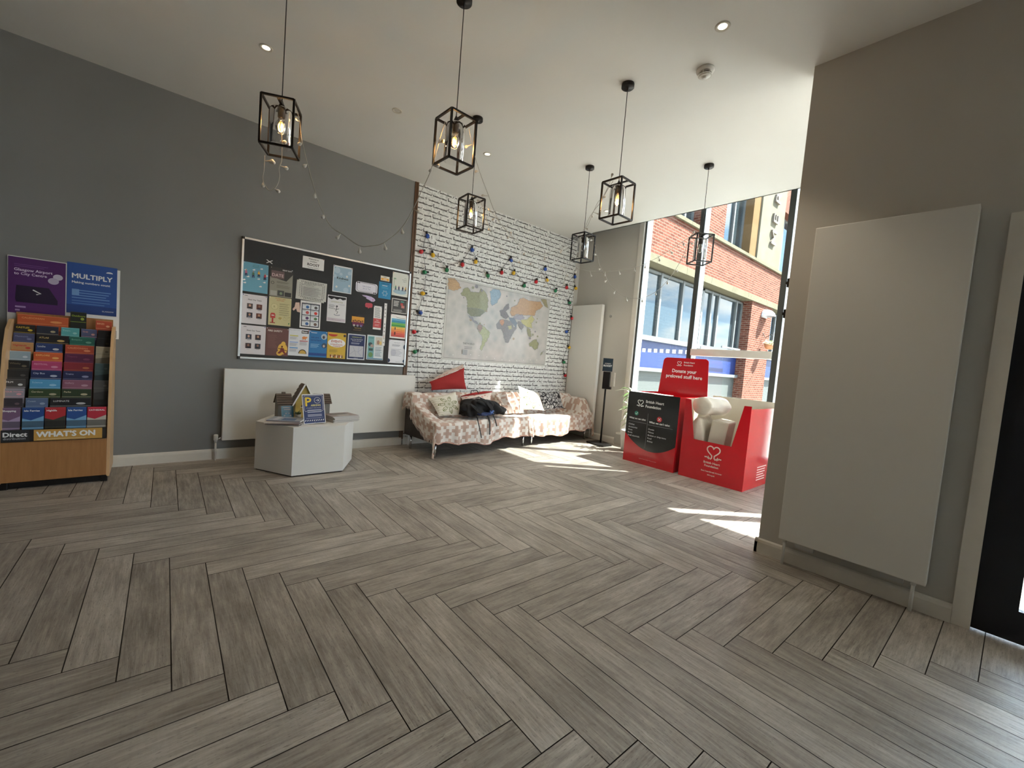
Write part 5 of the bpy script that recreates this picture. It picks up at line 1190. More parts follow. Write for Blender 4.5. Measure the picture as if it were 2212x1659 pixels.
def corner_drape():
    def fn(a, b):
        z = .425 - b * .26 - .03 * math.sin(3.1 * a) * b; w_ = .17 * (1 - .35 * b)
        x = 4.055 + (a - .5) * w_ * 1.0 + .05 * b; y = 4.268 - .018 - .016 * math.sin(14 * a) * b - .02 * b
        return Vector((x, y, z))
    o = MB().grid(fn, 30, 20, THROW, lambda a, b: (a * .25 + 1, b * .3)).build('throw_corner', None, loc=(4.05, 4.25, .42)); o.modifiers.new('thick', 'SOLIDIFY').thickness = .006
    tag(o, 'hanging corner of throw at the joint between the two sofas', 'blanket')
corner_drape()

# ------------------------------------------------------------------ cushions
def cush_mat(name, base, pat, kind):
    m, t, b = new_mat(name); u, v, _ = t.xyz(t.coord('UV')); co = t.vec(u, v, 0.0)
    n = t.noise(co, 6.0, 3.0)
    if kind == 'leaf':
        x = u - 0.52 + n * 0.06; y = v - 0.46 + n * 0.05; th = y.atan2(x); r = (x * x + y * y).sqrt()
        petal = (th * 3.5 + 0.6).sin().abs(); body = r.lt(petal * 0.30 + 0.10)
        vein = ((th * 28.0).sin().gt(0.35)).max((r * 46.0).sin().gt(0.75)); edge = r.gt(petal * 0.30 + 0.07)
        f = body * (vein * 0.75).max(edge * 1.0); line = ((u * 1.2 + v * 9.0 + n * 1.4).fract().lt(0.09)) * (1.0 - body) * u.lt(0.46)
        f = f.max(line * 0.75)
    elif kind == 'black':
        w = t.noise(co, 5.0, 2.0); vv = t.voro(t.vec(u + w * 0.08, v * 0.7 + w * 0.08, 0.0), 9.0, 'DISTANCE_TO_EDGE'); f = vv.gt(0.10) * (vv.lt(0.17).max(vv.gt(0.23)) * 0.6 + 0.25)
    elif kind == 'floral': f = (t.voro(co, 7.0).lt(0.28)) * 0.8
    else: f = n * 0.2
    t.l.new(t.mix(f, base, pat).v, b.inputs['Base Color']); b.inputs['Roughness'].default_value = 0.85
    t.l.new(t.bump(t.noise(co, 120.0, 2.0), 0.15, 0.002), b.inputs['Normal']); return m
CRL = cush_mat('cream_leaf_fabric', C8(226, 222, 208), C8(104, 112, 48), 'leaf'); BLF = cush_mat('black_leaf_fabric', C8(24, 24, 28), C8(206, 204, 202), 'black')
RED = M('red_canvas', C8(154, 34, 32), 0.85, var=.12, bump=.3); FLO = cush_mat('pale_floral_fabric', C8(222, 206, 196), C8(196, 110, 100), 'floral')
def cushion(TL, TR, BR, BL, th, front, back, name, label, bulge=1.0, sharp=.5):
    c = (TL + TR + BR + BL) / 4; N = (TR - BL).cross(TL - BR).normalized()
    t = thing('cushion', c, label, 'cushion')
    def quad(a, b, sgn):
        u, v = 2 * a - 1, 2 * b - 1
        uu = .5 + .5 * u * (1 - .07 * (1 - v * v)); vv = .5 + .5 * v * (1 - .07 * (1 - u * u))
        p = (BL * (1 - uu) + BR * uu) * (1 - vv) + (TL * (1 - uu) + TR * uu) * vv
        h = th / 2 * (max(0, (1 - u * u) * (1 - v * v)) ** sharp) * bulge
        h += .004 * math.sin(9 * a + 7 * b) * (1 - u * u) * (1 - v * v)
        return p + N * (sgn * h)
    MB().grid(lambda a, b: quad(a, b, 1), 22, 22, front).build('front_cover', t, loc=c)
    MB().grid(lambda a, b: quad(b, a, -1), 22, 22, back).build('back_cover', t, loc=c)
    return t
V3 = lambda x, y, z: Vector((x, y, z))
def cq(l, yt, yb): return [at(*l[0], 'y', yt), at(*l[1], 'y', yt), at(*l[2], 'y', yb), at(*l[3], 'y', yb)]
# red cushion perched on the sofa back, its patterned face turned up to the wall
Q = [at(927, 825, 'y', 4.70), at(1003, 794, 'y', 4.74), at(1008, 841, 'y', 4.72), at(931, 843, 'y', 4.68)]
cr = cushion(*Q, .10, RED, RED, 'c', 'red cushion with pale floral top side perched on the left sofa back', bulge=.9)
qa, qb = at(931, 822, 'y', 4.88), at(999, 787, 'y', 4.90)
MB().grid(lambda a, b: (Q[0].lerp(Q[1], a)).lerp(qa.lerp(qb, a), b) + Vector((0, 0, .035 * math.sin(math.pi * a) * math.sin(math.pi * b))), 20, 8, FLO).build('top_cover', cr, loc=Q[0])
q = cq([(924, 860), (984, 846), (1000, 898), (948, 899)], 4.62, 4.44)
cushion(*q, .13, CRL, CRL, 'c', 'cream cushion with olive leaf drawing at the left end of the left sofa')
q = cq([(995, 856), (1062, 846), (1060, 888), (1003, 890)], 4.66, 4.52)
cushion(*q, .12, FLO, RED, 'c', 'pale floral cushion with red edge half hidden behind the black rucksack')
MB().tube([q[0] + V3(.0, -.01, .0), q[0].lerp(q[1], .3) + V3(0, -.03, .012), q[0].lerp(q[1], .7) + V3(0, -.03, .010), q[1] + V3(0, -.01, 0)], [.006, .016, .018, .006], RED, 8).build('red_piping', bpy.data.objects['cushion.002'], loc=q[0])
q = cq([(1119, 833), (1164, 849), (1176, 887), (1123, 886)], 4.66, 4.50)
cushion(*q, .12, CRL, CRL, 'c', 'cream cushion with olive leaf drawing on the right sofa, lit by the sun')
q = cq([(1162, 845), (1208, 845), (1218, 882), (1176, 887)], 4.68, 4.52)
cushion(*q, .12, BLF, BLF, 'c', 'black cushion with white leaf print at the middle of the right sofa')
for k in (BLF,):
    for p in (q[2], q[0]): MB().tube([p, p + V3(.015, -.01, -.005), p + V3(.035, -.015, .004)], [.006, .004, .002], BLACKP, 6).build('tassel', bpy.data.objects['cushion.004'], loc=p)

# ------------------------------------------------------------------ black rucksack
BAG = M('black_nylon', C8(15, 15, 18), 0.75, var=.25, bump=.4); BAGS = M('black_webbing', C8(20, 20, 24), 0.55); NVY = M('navy_lining', C8(30, 48, 92), 0.6, var=.3)
bx = at(1038, 885, 'y', 4.40)
tb = thing('rucksack', (bx.x, 4.40, .43), 'black rucksack slumped on the left sofa with its straps hanging down', 'bag')
def part_lump(name, c, rx, ry, rz, m, seed, folds=5, amp=.16, tilt=0):
    o = lump(name, c, rx, ry, rz, m, None, None, amp, seed, True, folds); o.parent = tb; o.location = Vector(c) - world_loc(tb); o.rotation_euler.y = tilt; return o
part_lump('main_body', (bx.x - .06, 4.42, .525), .25, .16, .125, BAG, 4, 7, .26)
part_lump('lid', (bx.x + .15, 4.41, .53), .17, .14, .105, BAG, 7, 6, .28, R(10))
part_lump('top_pocket', (bx.x + .02, 4.37, .60), .15, .10, .055, BAG, 31, 5, .34, R(6))
part_lump('side_pocket', (bx.x - .20, 4.37, .50), .11, .12, .095, BAG, 12, 6, .28)
part_lump('base_panel', (bx.x + .29, 4.40, .50), .11, .11, .07, M('dark_grey_nylon', C8(44, 42, 42), .7, var=.3, bump=.4), 17, 5, .24, R(14))
part_lump('lining', (bx.x - .02, 4.265, .475), .11, .03, .026, NVY, 3, 6, .4)
part_lump('inner_pouch', (bx.x + .07, 4.255, .50), .035, .02, .03, M('denim_blue_lining', C8(70, 100, 160), .6, var=.3), 9, 6, .4)
def strap(P, w, m=BAGS, name='strap'):
    mb = MB(); vs = []
    for i, p in enumerate(P):
        d = (P[min(i + 1, len(P) - 1)] - P[max(i - 1, 0)]).normalized(); s_ = V3(1, .15, 0); s_ = (s_ - d * s_.dot(d)).normalized() * w / 2; n = d.cross(s_).normalized() * .0015
        vs += [p + s_ + n, p - s_ + n, p - s_ - n, p + s_ - n]
    k = len(P); fs = [(4 * i + j, 4 * i + (j + 1) % 4, 4 * i + 4 + (j + 1) % 4, 4 * i + 4 + j) for i in range(k - 1) for j in range(4)] + [(3, 2, 1, 0), (4 * k - 4, 4 * k - 3, 4 * k - 2, 4 * k - 1)]
    mb.add(vs, fs, m); return mb.build(name, tb, loc=P[0])
def px4(q, y): return at(q[0], q[1], 'y', y)
strap([px4((1026, 896), 4.28), px4((1031, 903), 4.20), px4((1033, 912), 4.125), px4((1036, 925), 4.115), px4((1040, 946), 4.105)], .014)
strap([px4((1050, 893), 4.29), px4((1055, 902), 4.22), px4((1058, 912), 4.14), px4((1058, 925), 4.13), px4((1058, 939), 4.13)], .022)
strap([px4((1058, 886), 4.30), px4((1066, 898), 4.22), px4((1070, 908), 4.15), px4((1073, 921), 4.15)], .018)
strap([px4((1015, 862), 4.31), px4((1035, 858), 4.26), px4((1052, 868), 4.23), px4((1062, 882), 4.25), px4((1068, 896), 4.24)], .045, BAG, 'shoulder_strap')
strap([px4((1000, 870), 4.28), px4((1018, 874), 4.22), px4((1030, 884), 4.21), px4((1040, 892), 4.24)], .04, BAG, 'shoulder_strap')
MB().tube([px4((1017, 850), 4.44), px4((1018, 844), 4.44), px4((1030, 843), 4.44), px4((1034, 850), 4.44)], .006, BAGS, 8).build('grab_handle', tb)

# ------------------------------------------------------------------ sanitiser post
sx, sy = 5.36, 3.99
tsp = thing('sanitiser_stand', (sx, sy, 0), 'slim black hand sanitiser post with a dark sign, between radiator and window', 'sanitiser stand')
MB().tube([(sx, sy, .02), (sx, sy, 1.12)], .014, METD, 14).build('pole', tsp)
MB().prism([(sx - .22, sy - .17, 0), (sx - .19, sy - .20, 0), (sx + .02, sy - .20, 0), (sx + .16, sy + .10, 0), (sx + .12, sy + .15, 0), (sx - .16, sy + .15, 0)], (0, 0, .022), METD).build('base_plate', tsp)
MB().box((sx - .05, sy - .06, .86), (sx + .05, sy + .05, 1.13), BLACKP, Matrix.Rotation(R(28), 3, 'Z'), bev=.008).box((sx - .045, sy - .085, .86), (sx + .045, sy - .02, .90), BLACKP, Matrix.Rotation(R(28), 3, 'Z'), (sx, sy, 1), bev=.006).build('dispenser', tsp)
U = Vector((math.cos(R(-50)), math.sin(R(-50)), 0)); Vv = Vector((0, 0, 1))
O = Vector((sx, sy, 1.135)) - U * .075 - U.cross(Vv) * -.02
s = Sheet(O, U, Vv, .15, .20, M('slate_blue_sign', C8(32, 48, 60), .35), th=.006)
s.txt('STUDENT', .5, .56, .11, WHITE, 'c', fit=.6).txt('ROOST', .5, .36, .19, WHITE, 'c', fit=.86, bold=.03); s.build('sign', tsp)
lp = MB().box((sx - .02, sy - .32, .0235), (sx + .08, sy - .06, .0255), WHITE, Matrix.Rotation(R(38), 3, 'Z'), (sx, sy, 0))

# small fittings on the beige wall
tag(MB().box((X1 - .022, 3.995, .90), (X1, 4.02, 1.12), TRIMW, bev=.004).build('conduit_cover'), 'thin white vertical conduit cover on the beige wall beside the window', 'fitting')
tag(MB().lathe((X1, 4.20, 2.02), [(.025, 0), (.025, -.006), (.02, -.01)], M('grey_plug', C8(150, 148, 142), .5), 18, axis='x').build('blanking_plate'), 'small round grey blanking plate high on the beige wall', 'fitting')
for (px, py), lb in (((1702, 613), 'upper small black latch on the end of the near wall'), ((1696, 679), 'lower small black latch on the end of the near wall')):
    p = at(px, py, 'x', X2 + .06); tag(MB().box((X2 + .02, 1.012, p.z - .03), (X2 + .06, 1.032, p.z + .03), BLACKP, bev=.004).box((X2 + .03, 1.03, p.z - .01), (X2 + .05, 1.042, p.z + .01), BLACKP).build('latch'), lb, 'latch')

# ------------------------------------------------------------------ heart-charity donation bins
def heart_logo(s, cu, cv, w, m, wd):
    """looping heart outline whose two tails end in a heartbeat line; w = width as fraction of the sheet width"""
    asp = s.w / s.h
    def P(x, y): return (cu + x * w, cv + y * w * asp)
    lobe = []
    for i in range(41):
        t = -2.55 + 5.1 * i / 40; x = 16 * math.sin(t) ** 3; y = 13 * math.cos(t) - 5 * math.cos(2 * t) - 2 * math.cos(3 * t) - math.cos(4 * t); lobe.append((x / 44, y / 44 + .12))
    L_ = [(-.12, -.22), (-.08, -.30), (-.14, -.36), (-.20, -.28), (-.23, -.38), (-.27, -.20), (-.31, -.33), (-.35, -.24), (-.38, -.27), (-.48, -.27)]
    left = [lobe[0], (-.10, -.12)] + L_
    s.stroke([P(x, y) for x, y in lobe], wd, m); s.stroke([P(*q) for q in [lobe[0], (-.07, -.13)] + L_[1:]], wd, m)
    s.stroke([P(-x, y) for x, y in [(-lobe[0][0], lobe[0][1])] and [lobe[0], (-.07, -.13)] + L_[1:]], wd, m)
BX, BXB, BH = 4.79, 5.50, 0.915
REDD = REDC
# left bin: closed carton, black printed front
ya, yb = 2.472, 3.183
t = thing('donation_bin', (BX, (ya + yb) / 2, 0), 'red and black donation bin with lists of what it takes, nearer the sofa', 'donation bin', None)
MB().box((BX, ya, 0), (BX + .005, yb, BH), REDC).build('front_panel', t)
MB().box((BX + .005, ya, 0), (BXB, ya + .005, BH), REDC).build('side_panel', t); MB().box((BX + .005, yb - .005, 0), (BXB, yb, BH), REDC).build('side_panel', t)
MB().box((BXB - .005, ya + .005, 0), (BXB, yb - .005, BH), REDC).build('back_panel', t)
MB().box((BX + .006, ya + .18, BH - .004), (BX + .17, yb - .006, BH), WHITE).box((BX + .006, ya + .35, BH), (BX + .17, yb - .25, BH + .003), CARD).build('top_flap', t)
s = Sheet((BX - .0003, yb, 0), (0, -1, 0), (0, 0, 1), yb - ya, BH, None, th=.0)
arc = [(u, .20 + .62 * (abs(u - .55) / .62) ** 2.0 * .42) for u in [i / 24 for i in range(25)]]
s.poly([(0, 1), (0, arc[0][1])] + arc[1:] + [(1, 1)], BLKC)
heart_logo(s, .26, .845, .15, WHITE, .008); s.txt('British Heart', .37, .865, .052, WHITE, bold=.02).txt('Foundation', .37, .80, .052, WHITE, bold=.02)
s.ell(.20, .70, .04, .031, I(40, 130, 110)).stroke([(.178, .70), (.195, .685), (.225, .715)], .006, WHITE).ell(.66, .665, .048, .037, I(200, 40, 50)).stroke([(.637, .683), (.683, .647)], .007, WHITE).stroke([(.637, .647), (.683, .683)], .007, WHITE)
s.txt('What we can take:', .06, .615, .036, WHITE, fit=.34, bold=.02).txt("What we can't take:", .47, .595, .038, WHITE, fit=.42, bold=.02)
s.rect(.05, .575, .42, .579, I(130, 130, 130)).rect(.45, .565, .92, .569, I(130, 130, 130)).rect(.435, .24, .440, .72, I(130, 130, 130))
for k, w_ in enumerate(('Clothes', 'Accessories', 'Shoes', 'Books', 'Small electricals')): s.txt(w_, .06, .525 - k * .040, .030, I(226, 226, 226))
for k, w_ in enumerate(('Duvets', 'Pillows', 'Broken or dirty items', 'Food', 'Knives')): s.txt(w_, .47, .50 - k * .042, .031, I(226, 226, 226))
s.txt('Registered charity in England, Wales and Scotland', .34, .075, .014, I(230, 180, 180), fit=.34); s.build('front_print', t)
hd = [(BXB - .012, y, z) for y, z in ((2.455, .60), (2.50, 1.365), (2.51, 1.39), (2.54, 1.408), (3.09, 1.405), (3.12, 1.39), (3.135, 1.365), (3.20, .60))]
MB().prism(hd, (.005, 0, 0), REDC).build('header_board', t)
s = Sheet((BXB - .0122, 3.15, .93), (0, -1, 0), (0, 0, 1), .66, .46, None, th=0)
heart_logo(s, .38, .86, .12, WHITE, .006); s.txt('British Heart', .48, .89, .062, WHITE, bold=.02).txt('Foundation', .48, .81, .062, WHITE, bold=.02)
s.txt('Donate your', .5, .60, .145, WHITE, 'c', bold=.03, fit=.66).txt('preloved stuff here', .5, .44, .145, WHITE, 'c', bold=.03, fit=.96); s.build('header_print', t)
# right bin: open front with a notch
ya2, yb2 = 1.684, 2.405
t = thing('donation_bin', (BX, (ya2 + yb2) / 2, 0), 'open-fronted red donation bin holding white pillows and a carton', 'donation bin')
n = [(yb2, 0), (yb2, .915), (2.340, .908), (2.262, .457), (1.842, .455), (1.757, .913), (ya2, .915), (ya2, 0)]
MB().prism([(BX, y, z) for y, z in n], (.005, 0, 0), REDC).build('front_panel', t)
MB().box((BX + .005, ya2, 0), (BXB, ya2 + .005, BH - .03), REDC).build('side_panel', t); MB().box((BX + .005, yb2 - .005, 0), (BXB, yb2, BH), CARD).build('side_panel', t)
MB().box((BXB - .010, ya2 + .006, .16), (BXB - .004, yb2 - .006, .95), CARD).build('inner_liner', t); MB().box((BX + .006, ya2 + .006, .155), (BXB - .011, yb2 - .006, .16), CARD).build('bottom_panel', t)
s = Sheet((BX - .0003, yb2, 0), (0, -1, 0), (0, 0, 1), yb2 - ya2, BH, None, th=0)
heart_logo(s, .53, .37, .27, I(228, 206, 196), .013)
s.build('front_logo', t); s = Sheet((BX - .0003, yb2, 0), (0, -1, 0), (0, 0, 1), yb2 - ya2, BH, None, th=0)
s.txt('British Heart', .52, .235, .038, I(228, 206, 196), 'c', bold=.02).txt('Foundation', .52, .195, .038, I(228, 206, 196), 'c', bold=.02).txt('Beat heartbreak forever', .53, .13, .026, I(228, 206, 196), 'c', bold=.02).txt('bhf.org.uk', .53, .09, .022, I(228, 206, 196), 'c', bold=.02); s.build('front_print', t)
s = Sheet((BX + .01, ya2 - .0003, 0), (1, 0, 0), (0, 0, 1), BXB - BX - .02, BH - .03, None, th=0)
for k in range(6): s.lines(.5, .9, .26 - k * .032, 1, .014, I(236, 200, 196), .9)
s.build('side_print', t)
# contents
IVF = M('ivory_duvet_fabric', C8(226, 218, 204), .85, var=.08, bump=.4)
def roll(c, rx, ry, L, axis_dir, name, label):
    c = Vector(c); A = Vector(axis_dir).normalized(); Bv = A.cross(V3(0, 0, 1)).normalized(); Cv = V3(0, 0, 1)
    def fn(a, b):
        th = 2 * math.pi * a; x = (b - .5) * L; e = abs(2 * b - 1); k = (1 - e ** 14) ** .5 if e < 1 else 0.0
        k = max(k, .02); wv = 1 + .03 * math.sin(5 * th + 9 * b) + .03 * math.sin(17 * b + th) + .05 * max(0, math.sin(3 * th + 1)) * e
        return c + A * x + Bv * (math.cos(th) * rx * k * wv) + Cv * (math.sin(th) * ry * k * wv)
    o = MB().grid(fn, 40, 40, IVF).build(name, None, loc=c); tag(o, label, 'bedding')
    return o
roll((5.02, 2.20, .845), .135, .105, .40, (1, -.25, .0), 'rolled_duvet', 'rolled white duvet sticking out of the top of the open donation bin')
def soft_box(lo, hi, rotz, m, name, label, cat):
    mb = MB(); mb.box(lo, hi, m, Matrix.Rotation(R(rotz), 3, 'Z') @ Matrix.Rotation(R(6), 3, 'X'), bev=.018); tag(mb.build(name, None, loc=((lo[0] + hi[0]) / 2, (lo[1] + hi[1]) / 2, lo[2])), label, cat)
soft_box((4.90, 1.99, .19), (5.22, 2.17, .70), 8, M('off_white_carton', C8(214, 206, 190), .7), 'carton', 'upright off-white carton in the open donation bin below the duvet', 'carton')
roll((5.05, 2.29, .45), .085, .26, .36, (1, 0, 0), 'folded_pillow', 'folded white pillow wedged at the left inside the open donation bin')

# ------------------------------------------------------------------ variegated plant behind the bin
pc = Vector((5.36, 3.50, 0)); tp = thing('potted_plant', pc, 'spider plant with cream-striped leaves behind the donation bin by the window', 'plant')
MB().lathe(pc, [(.09, 0), (.11, .16), (.125, .30), (.118, .30), (.11, .26)], M('white_glazed_pot', C8(216, 214, 206), .3), 28).build('pot', tp)
MB().tube([pc + V3(0, 0, .27), pc + V3(.01, .02, .55), pc + V3(-.01, .03, .80)], .012, M('plant_stem', C8(110, 120, 70), .7), 8).build('stem', tp)
PL1 = M('variegated_leaf', C8(214, 222, 196), .5, var=.2); PL2 = M('fresh_leaf', C8(104, 146, 70), .5, var=.2); rnd = random.Random(21)
def leafblade(base, d, ln, w_, droop, m):
    mb = MB(); P = [base + d * (ln * k / 7) + V3(0, 0, -droop * (k / 7) ** 2) for k in range(8)]; vs = []; side = d.cross(V3(0, 0, 1)); side = side.normalized() if side.length > .01 else V3(1, 0, 0)
    for k, p in enumerate(P):
        ww = w_ * math.sin(math.pi * min(.98, (k + .6) / 8)); vs += [p - side * ww, p + V3(0, 0, -ww * .3), p + side * ww]
    fs = []
    for k in range(7): fs += [(3 * k, 3 * k + 1, 3 * k + 4, 3 * k + 3), (3 * k + 1, 3 * k + 2, 3 * k + 5, 3 * k + 4)]
    mb.add(vs, fs, m, True); return mb
for k in range(46):
    h = rnd.uniform(.42, .90); a = rnd.uniform(0, 6.28); e = rnd.uniform(-.1, .8); d = V3(math.cos(a) * math.cos(e), math.sin(a) * math.cos(e), math.sin(e))
    leafblade(pc + V3(0, .02, h), d, rnd.uniform(.14, .24), rnd.uniform(.010, .018), rnd.uniform(.06, .16), rnd.choice([PL1, PL2, PL1])).build('leaf', tp)

# ------------------------------------------------------------------ leaflet rack on the far left
BEE = wood_mat('beech_veneer', C8(186, 134, 80), C8(150, 100, 56), 5.0, .45); EDG = wood_mat('beech_edge', C8(222, 186, 140), C8(204, 164, 118), 5.0, .4)
RX0, RX1 = -0.800, -0.228
tr = thing('leaflet_rack', ((RX0 + RX1) / 2, 4.7, 0), 'beech leaflet rack full of brochures against the grey wall', 'leaflet rack')
sp = [(4.935, .04), (4.50, .04), (4.515, .40), (4.575, .80), (4.62, .98), (4.70, 1.14), (4.80, 1.21), (4.935, 1.215)]
for x in (RX0, RX1 - .018):
    MB().prism([(x, y, z) for y, z in sp], (.018, 0, 0), EDG).build('side_panel', tr)
MB().box((RX0 + .018, 4.925, .04), (RX1 - .018, 4.935, 1.225), BEE).build('back_panel', tr)
MB().box((RX0 + .018, 4.488, .055), (RX1 - .018, 4.503, .345), BEE).build('front_panel', tr)
MB().box((RX0 + .03, 4.53, .0), (RX1 - .03, 4.90, .04), BLACKP).build('plinth', tr)
for x in (RX0 + .03, RX1 - .03):
    MB().box((x - .02, 4.50, 0), (x + .02, 4.53, .05), BLACKP, bev=.005).build('foot', tr); MB().lathe((x - .01, 4.86, .03), [(.03, 0), (.03, .02)], BLACKP, 18, axis='x').build('castor', tr)
MB().box((RX1, 4.88, 1.12), (RX1 + .006, 4.90, 1.18), CHROME, bev=.001).build('hinge_clip', tr)
s = Sheet((RX0 + .02, 4.486, .345), (1, 0, 0), (0, 0, 1), RX1 - RX0 - .04, .088, M('dark_strip', C8(30, 24, 20), .4), th=.003)
s.rect(.29, .06, .955, .97, M('gold_print', C8(206, 158, 78), .4)).txt("WHAT'S ON", .315, .36, .62, WHITE, fit=.60, bold=.05).lines(.32, .9, .2, 1, .1, I(226, 206, 160), .5).rect(.0, .06, .25, .97, I(40, 40, 42)).txt('Direct', .02, .46, .52, WHITE, fit=.21, bold=.04).txt('distribution', .02, .22, .26, I(190, 190, 190), fit=.21); s.build('title_strip', tr)
sh_ = MB()
MB().box((RX0 + .018, 4.915, 1.15), (RX1 - .018, 4.925, 1.27), BEE).build('top_rail', tr)
ACR = glass_mat('pocket_acrylic', (.96, .97, .97), .8)
NR = 11
for i in range(NR):
    z = .375 + .066 * i; y = 4.522 + .0305 * i
    MB().box((RX0 + .02, y, z), (RX1 - .02, y + .024, z + .003), ACR).box((RX0 + .02, y - .002, z), (RX1 - .02, y, z + .06), ACR).build('pocket_tier', tr)
hb_ = Sheet((-.832, 4.944, 1.11), (1, 0, 0), (0, 0, 1), .622, .58, WHITE, th=.003); hb_.build('header_board', tr)
def rack_poster(x0, z1, x1, z0, m, name, label): 
    s = Sheet((x0, 4.9395, z0), (1, 0, 0), (0, 0, 1), x1 - x0, z1 - z0, m); s.meta = (name, label, 'poster', False, None); return s
s = rack_poster(-.828, 1.684, -.528, 1.262, I(84, 34, 104), 'poster', 'purple Airport to City Centre poster above the leaflet rack')
s.txt('Glasgow Airport', .1, .76, .085, I(230, 214, 236), fit=.66, bold=.02).txt('to City Centre', .1, .69, .085, I(230, 214, 236), fit=.56, bold=.02).lines(.1, .7, .88, 2, .03, I(120, 70, 140))
s.ell(.86, .72, .09, .055, I(206, 200, 216)).ell(.78, .64, .10, .06, I(190, 180, 204)).poly([(.12, .26), (.14, .5), (.7, .5), (.86, .28), (.86, .2), (.14, .2)], I(36, 18, 52)).stroke([(.42, .44), (.56, .38), (.48, .36)], .008, WHITE).rect(.12, .1, .3, .13, I(170, 140, 186)).rect(.12, .04, .2, .07, I(170, 140, 186)); done(s)
s = rack_poster(-.522, 1.704, -.228, 1.300, I(44, 84, 158), 'poster', 'blue MULTIPLY poster above the leaflet rack')
s.txt('MULTIPLY', .1, .70, .15, WHITE, fit=.8, bold=.03).txt('Making numbers count', .1, .60, .06, WHITE, fit=.82, bold=.02).lines(.1, .9, .47, 4, .05, I(110, 150, 206)).rect(.1, .36, .24, .48, I(120, 160, 210)).lines(.1, .95, .26, 2, .05, I(90, 130, 190)).rect(0, .0, 1, .17, I(34, 64, 130)).txt('GLASGOW', .7, .07, .05, WHITE, fit=.24).ell(.84, .87, .07, .03, WHITE, 14, 0, 180); done(s)
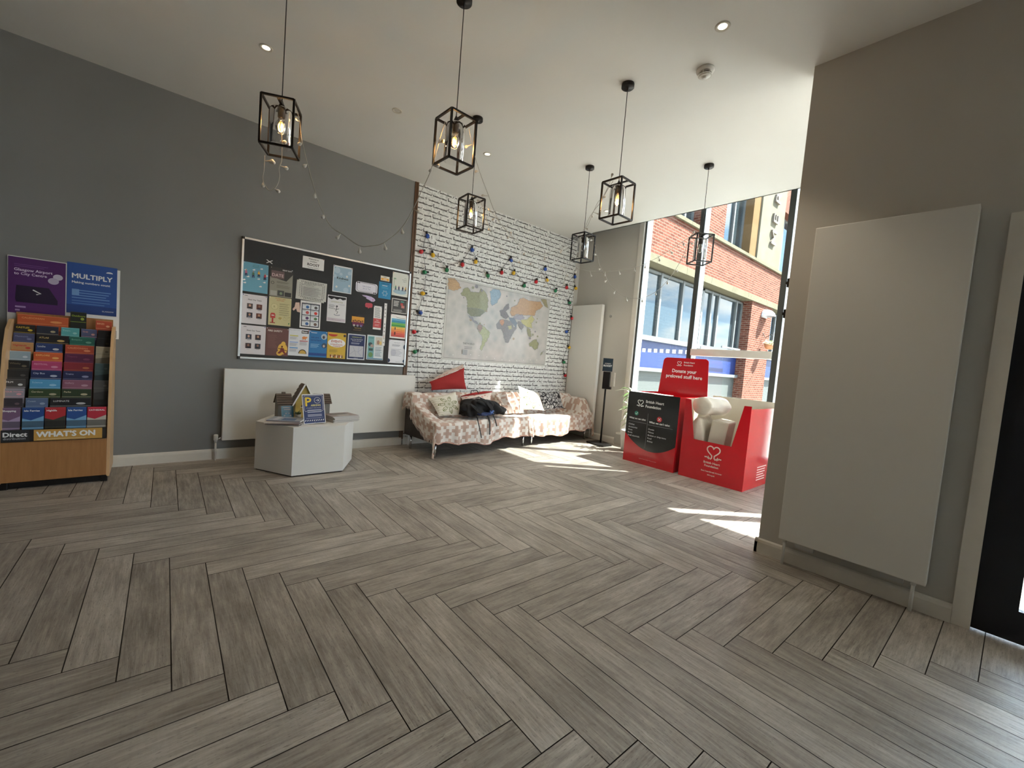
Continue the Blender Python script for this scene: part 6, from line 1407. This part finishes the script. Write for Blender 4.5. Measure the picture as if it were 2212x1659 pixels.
# leaflets, one thing each: (row from the bottom, x0, x1, colour, words, band colour, description)
LV = [(10, -.765, -.50, (196, 92, 50), 'CALEDONIAN', (226, 150, 90), 'orange leaflet in the top pocket of the rack at the left'),
 (10, -.345, -.25, (190, 80, 50), 'BIKES', (230, 170, 130), 'short orange leaflet in the top pocket at the right edge'),
 (10, -.49, -.40, (28, 32, 26), 'Outdoors', (150, 170, 60), 'tall black leaflet with lime stripe standing highest in the rack'),
 (9, -.775, -.67, (30, 26, 24), 'CASTLES', (206, 176, 60), 'black leaflet with gold lettering in the second pocket row'),
 (9, -.665, -.55, (40, 44, 60), '', (190, 176, 140), 'dark leaflet with a pale frame in the second pocket row'),
 (9, -.535, -.435, (90, 170, 172), 'Tours', (150, 206, 200), 'teal leaflet in the second pocket row'),
 (9, -.425, -.335, (86, 92, 128), 'THE', (200, 150, 150), 'grey-purple leaflet in the second pocket row'),
 (9, -.33, -.25, (20, 20, 24), '', (40, 40, 44), 'plain black leaflet at the right of the second pocket row'),
 (8, -.775, -.67, (72, 78, 116), 'Museums', (120, 124, 160), 'slate blue leaflet in the third pocket row'),
 (8, -.66, -.49, (26, 22, 22), 'ATLAS', (206, 176, 110), 'wide black leaflet with gold title and snowy photo'),
 (8, -.485, -.345, (40, 110, 96), 'Botanics', (110, 170, 150), 'dark green leaflet in the third pocket row'),
 (8, -.335, -.25, (24, 22, 24), '', (60, 50, 46), 'dark brown leaflet at the right of the third pocket row'),
 (7, -.78, -.67, (186, 140, 90), 'Highlands', (190, 70, 60), 'tan and red leaflet in the fourth pocket row'),
 (7, -.66, -.52, (40, 60, 116), 'Lochs', (210, 214, 220), 'navy leaflet with white skyline in the fourth pocket row'),
 (7, -.505, -.345, (186, 78, 50), 'CALEDONIAN', (230, 150, 110), 'burnt orange leaflet in the fourth pocket row'),
 (7, -.335, -.25, (196, 186, 160), '', (150, 140, 120), 'cream leaflet at the right of the fourth pocket row'),
 (6, -.785, -.68, (150, 170, 182), '', (200, 210, 216), 'pale blue-grey photo leaflet in the fifth pocket row'),
 (6, -.665, -.515, (206, 96, 50), 'EXPLORE', (236, 180, 110), 'bright orange leaflet in the fifth pocket row'),
 (6, -.505, -.345, (96, 36, 72), 'Theatre', (130, 60, 96), 'plum leaflet in the fifth pocket row'),
 (5, -.785, -.68, (24, 24, 24), 'Whisky', (110, 100, 80), 'black leaflet with small gold wording in the sixth pocket row'),
 (5, -.67, -.515, (186, 70, 116), 'FESTIVAL', (220, 150, 180), 'pink leaflet in the sixth pocket row'),
 (5, -.505, -.345, (140, 40, 50), '', (190, 110, 70), 'dark red leaflet in the sixth pocket row'),
 (5, -.335, -.25, (80, 104, 108), '', (110, 130, 130), 'grey-teal leaflet at the right of the sixth pocket row'),
 (4, -.79, -.68, (36, 34, 34), '', (80, 76, 72), 'charcoal photo leaflet in the seventh pocket row'),
 (4, -.67, -.515, (30, 44, 92), 'City Bus', (180, 186, 206), 'navy leaflet behind the light blue one'),
 (4, -.505, -.345, (34, 40, 84), 'Trains', (150, 154, 190), 'navy leaflet behind the pink-grey one'),
 (3, -.79, -.69, (70, 66, 66), 'FILM', (226, 226, 226), 'black and white photo leaflet near the left edge of the rack'),
 (3, -.67, -.515, (84, 160, 206), 'Science', (160, 206, 230), 'light blue leaflet in the eighth pocket row'),
 (3, -.505, -.345, (146, 92, 114), 'Gallery', (190, 150, 166), 'pink-grey leaflet in the eighth pocket row'),
 (3, -.335, -.25, (96, 94, 92), '', (130, 128, 124), 'grey leaflet at the right of the eighth pocket row'),
 (2, -.795, -.69, (150, 146, 156), 'YOUR TOWN', (226, 160, 170), 'silver leaflet with pink lettering near the left edge'),
 (2, -.67, -.51, (50, 70, 36), 'Gardens', (180, 170, 140), 'leafy green leaflet in the ninth pocket row'),
 (2, -.505, -.345, (44, 60, 36), 'Parks', (196, 186, 150), 'darker leafy green leaflet beside the other green one'),
 (1, -.795, -.695, (56, 50, 58), '', (110, 90, 96), 'dark mauve photo leaflet low at the left edge'),
 (1, -.68, -.57, (90, 110, 146), 'Coast', (150, 166, 190), 'grey-blue sea leaflet in the tenth pocket row'),
 (1, -.56, -.345, (22, 22, 26), 'LUMINATE', (186, 186, 186), 'wide black leaflet with white lettering in the tenth pocket row'),
 (0, -.79, -.70, (120, 90, 120), 'Shopping', (170, 150, 180), 'purple leaflet in the front pocket at the left'),
 (0, -.69, -.585, (36, 74, 140), 'Isle Ferries', (120, 170, 206), 'first of two blue sea leaflets, left one in the front pocket'),
 (0, -.58, -.475, (180, 40, 48), 'Highlife', (60, 60, 50), 'red-topped leaflet between the two blue sea leaflets'),
 (0, -.47, -.365, (38, 78, 146), 'Isle Ferries', (120, 170, 206), 'second blue sea leaflet, right one in the front pocket'),
 (0, -.36, -.255, (190, 40, 60), 'CATHEDRAL', (190, 184, 170), 'red and cream leaflet at the right of the front pocket')]
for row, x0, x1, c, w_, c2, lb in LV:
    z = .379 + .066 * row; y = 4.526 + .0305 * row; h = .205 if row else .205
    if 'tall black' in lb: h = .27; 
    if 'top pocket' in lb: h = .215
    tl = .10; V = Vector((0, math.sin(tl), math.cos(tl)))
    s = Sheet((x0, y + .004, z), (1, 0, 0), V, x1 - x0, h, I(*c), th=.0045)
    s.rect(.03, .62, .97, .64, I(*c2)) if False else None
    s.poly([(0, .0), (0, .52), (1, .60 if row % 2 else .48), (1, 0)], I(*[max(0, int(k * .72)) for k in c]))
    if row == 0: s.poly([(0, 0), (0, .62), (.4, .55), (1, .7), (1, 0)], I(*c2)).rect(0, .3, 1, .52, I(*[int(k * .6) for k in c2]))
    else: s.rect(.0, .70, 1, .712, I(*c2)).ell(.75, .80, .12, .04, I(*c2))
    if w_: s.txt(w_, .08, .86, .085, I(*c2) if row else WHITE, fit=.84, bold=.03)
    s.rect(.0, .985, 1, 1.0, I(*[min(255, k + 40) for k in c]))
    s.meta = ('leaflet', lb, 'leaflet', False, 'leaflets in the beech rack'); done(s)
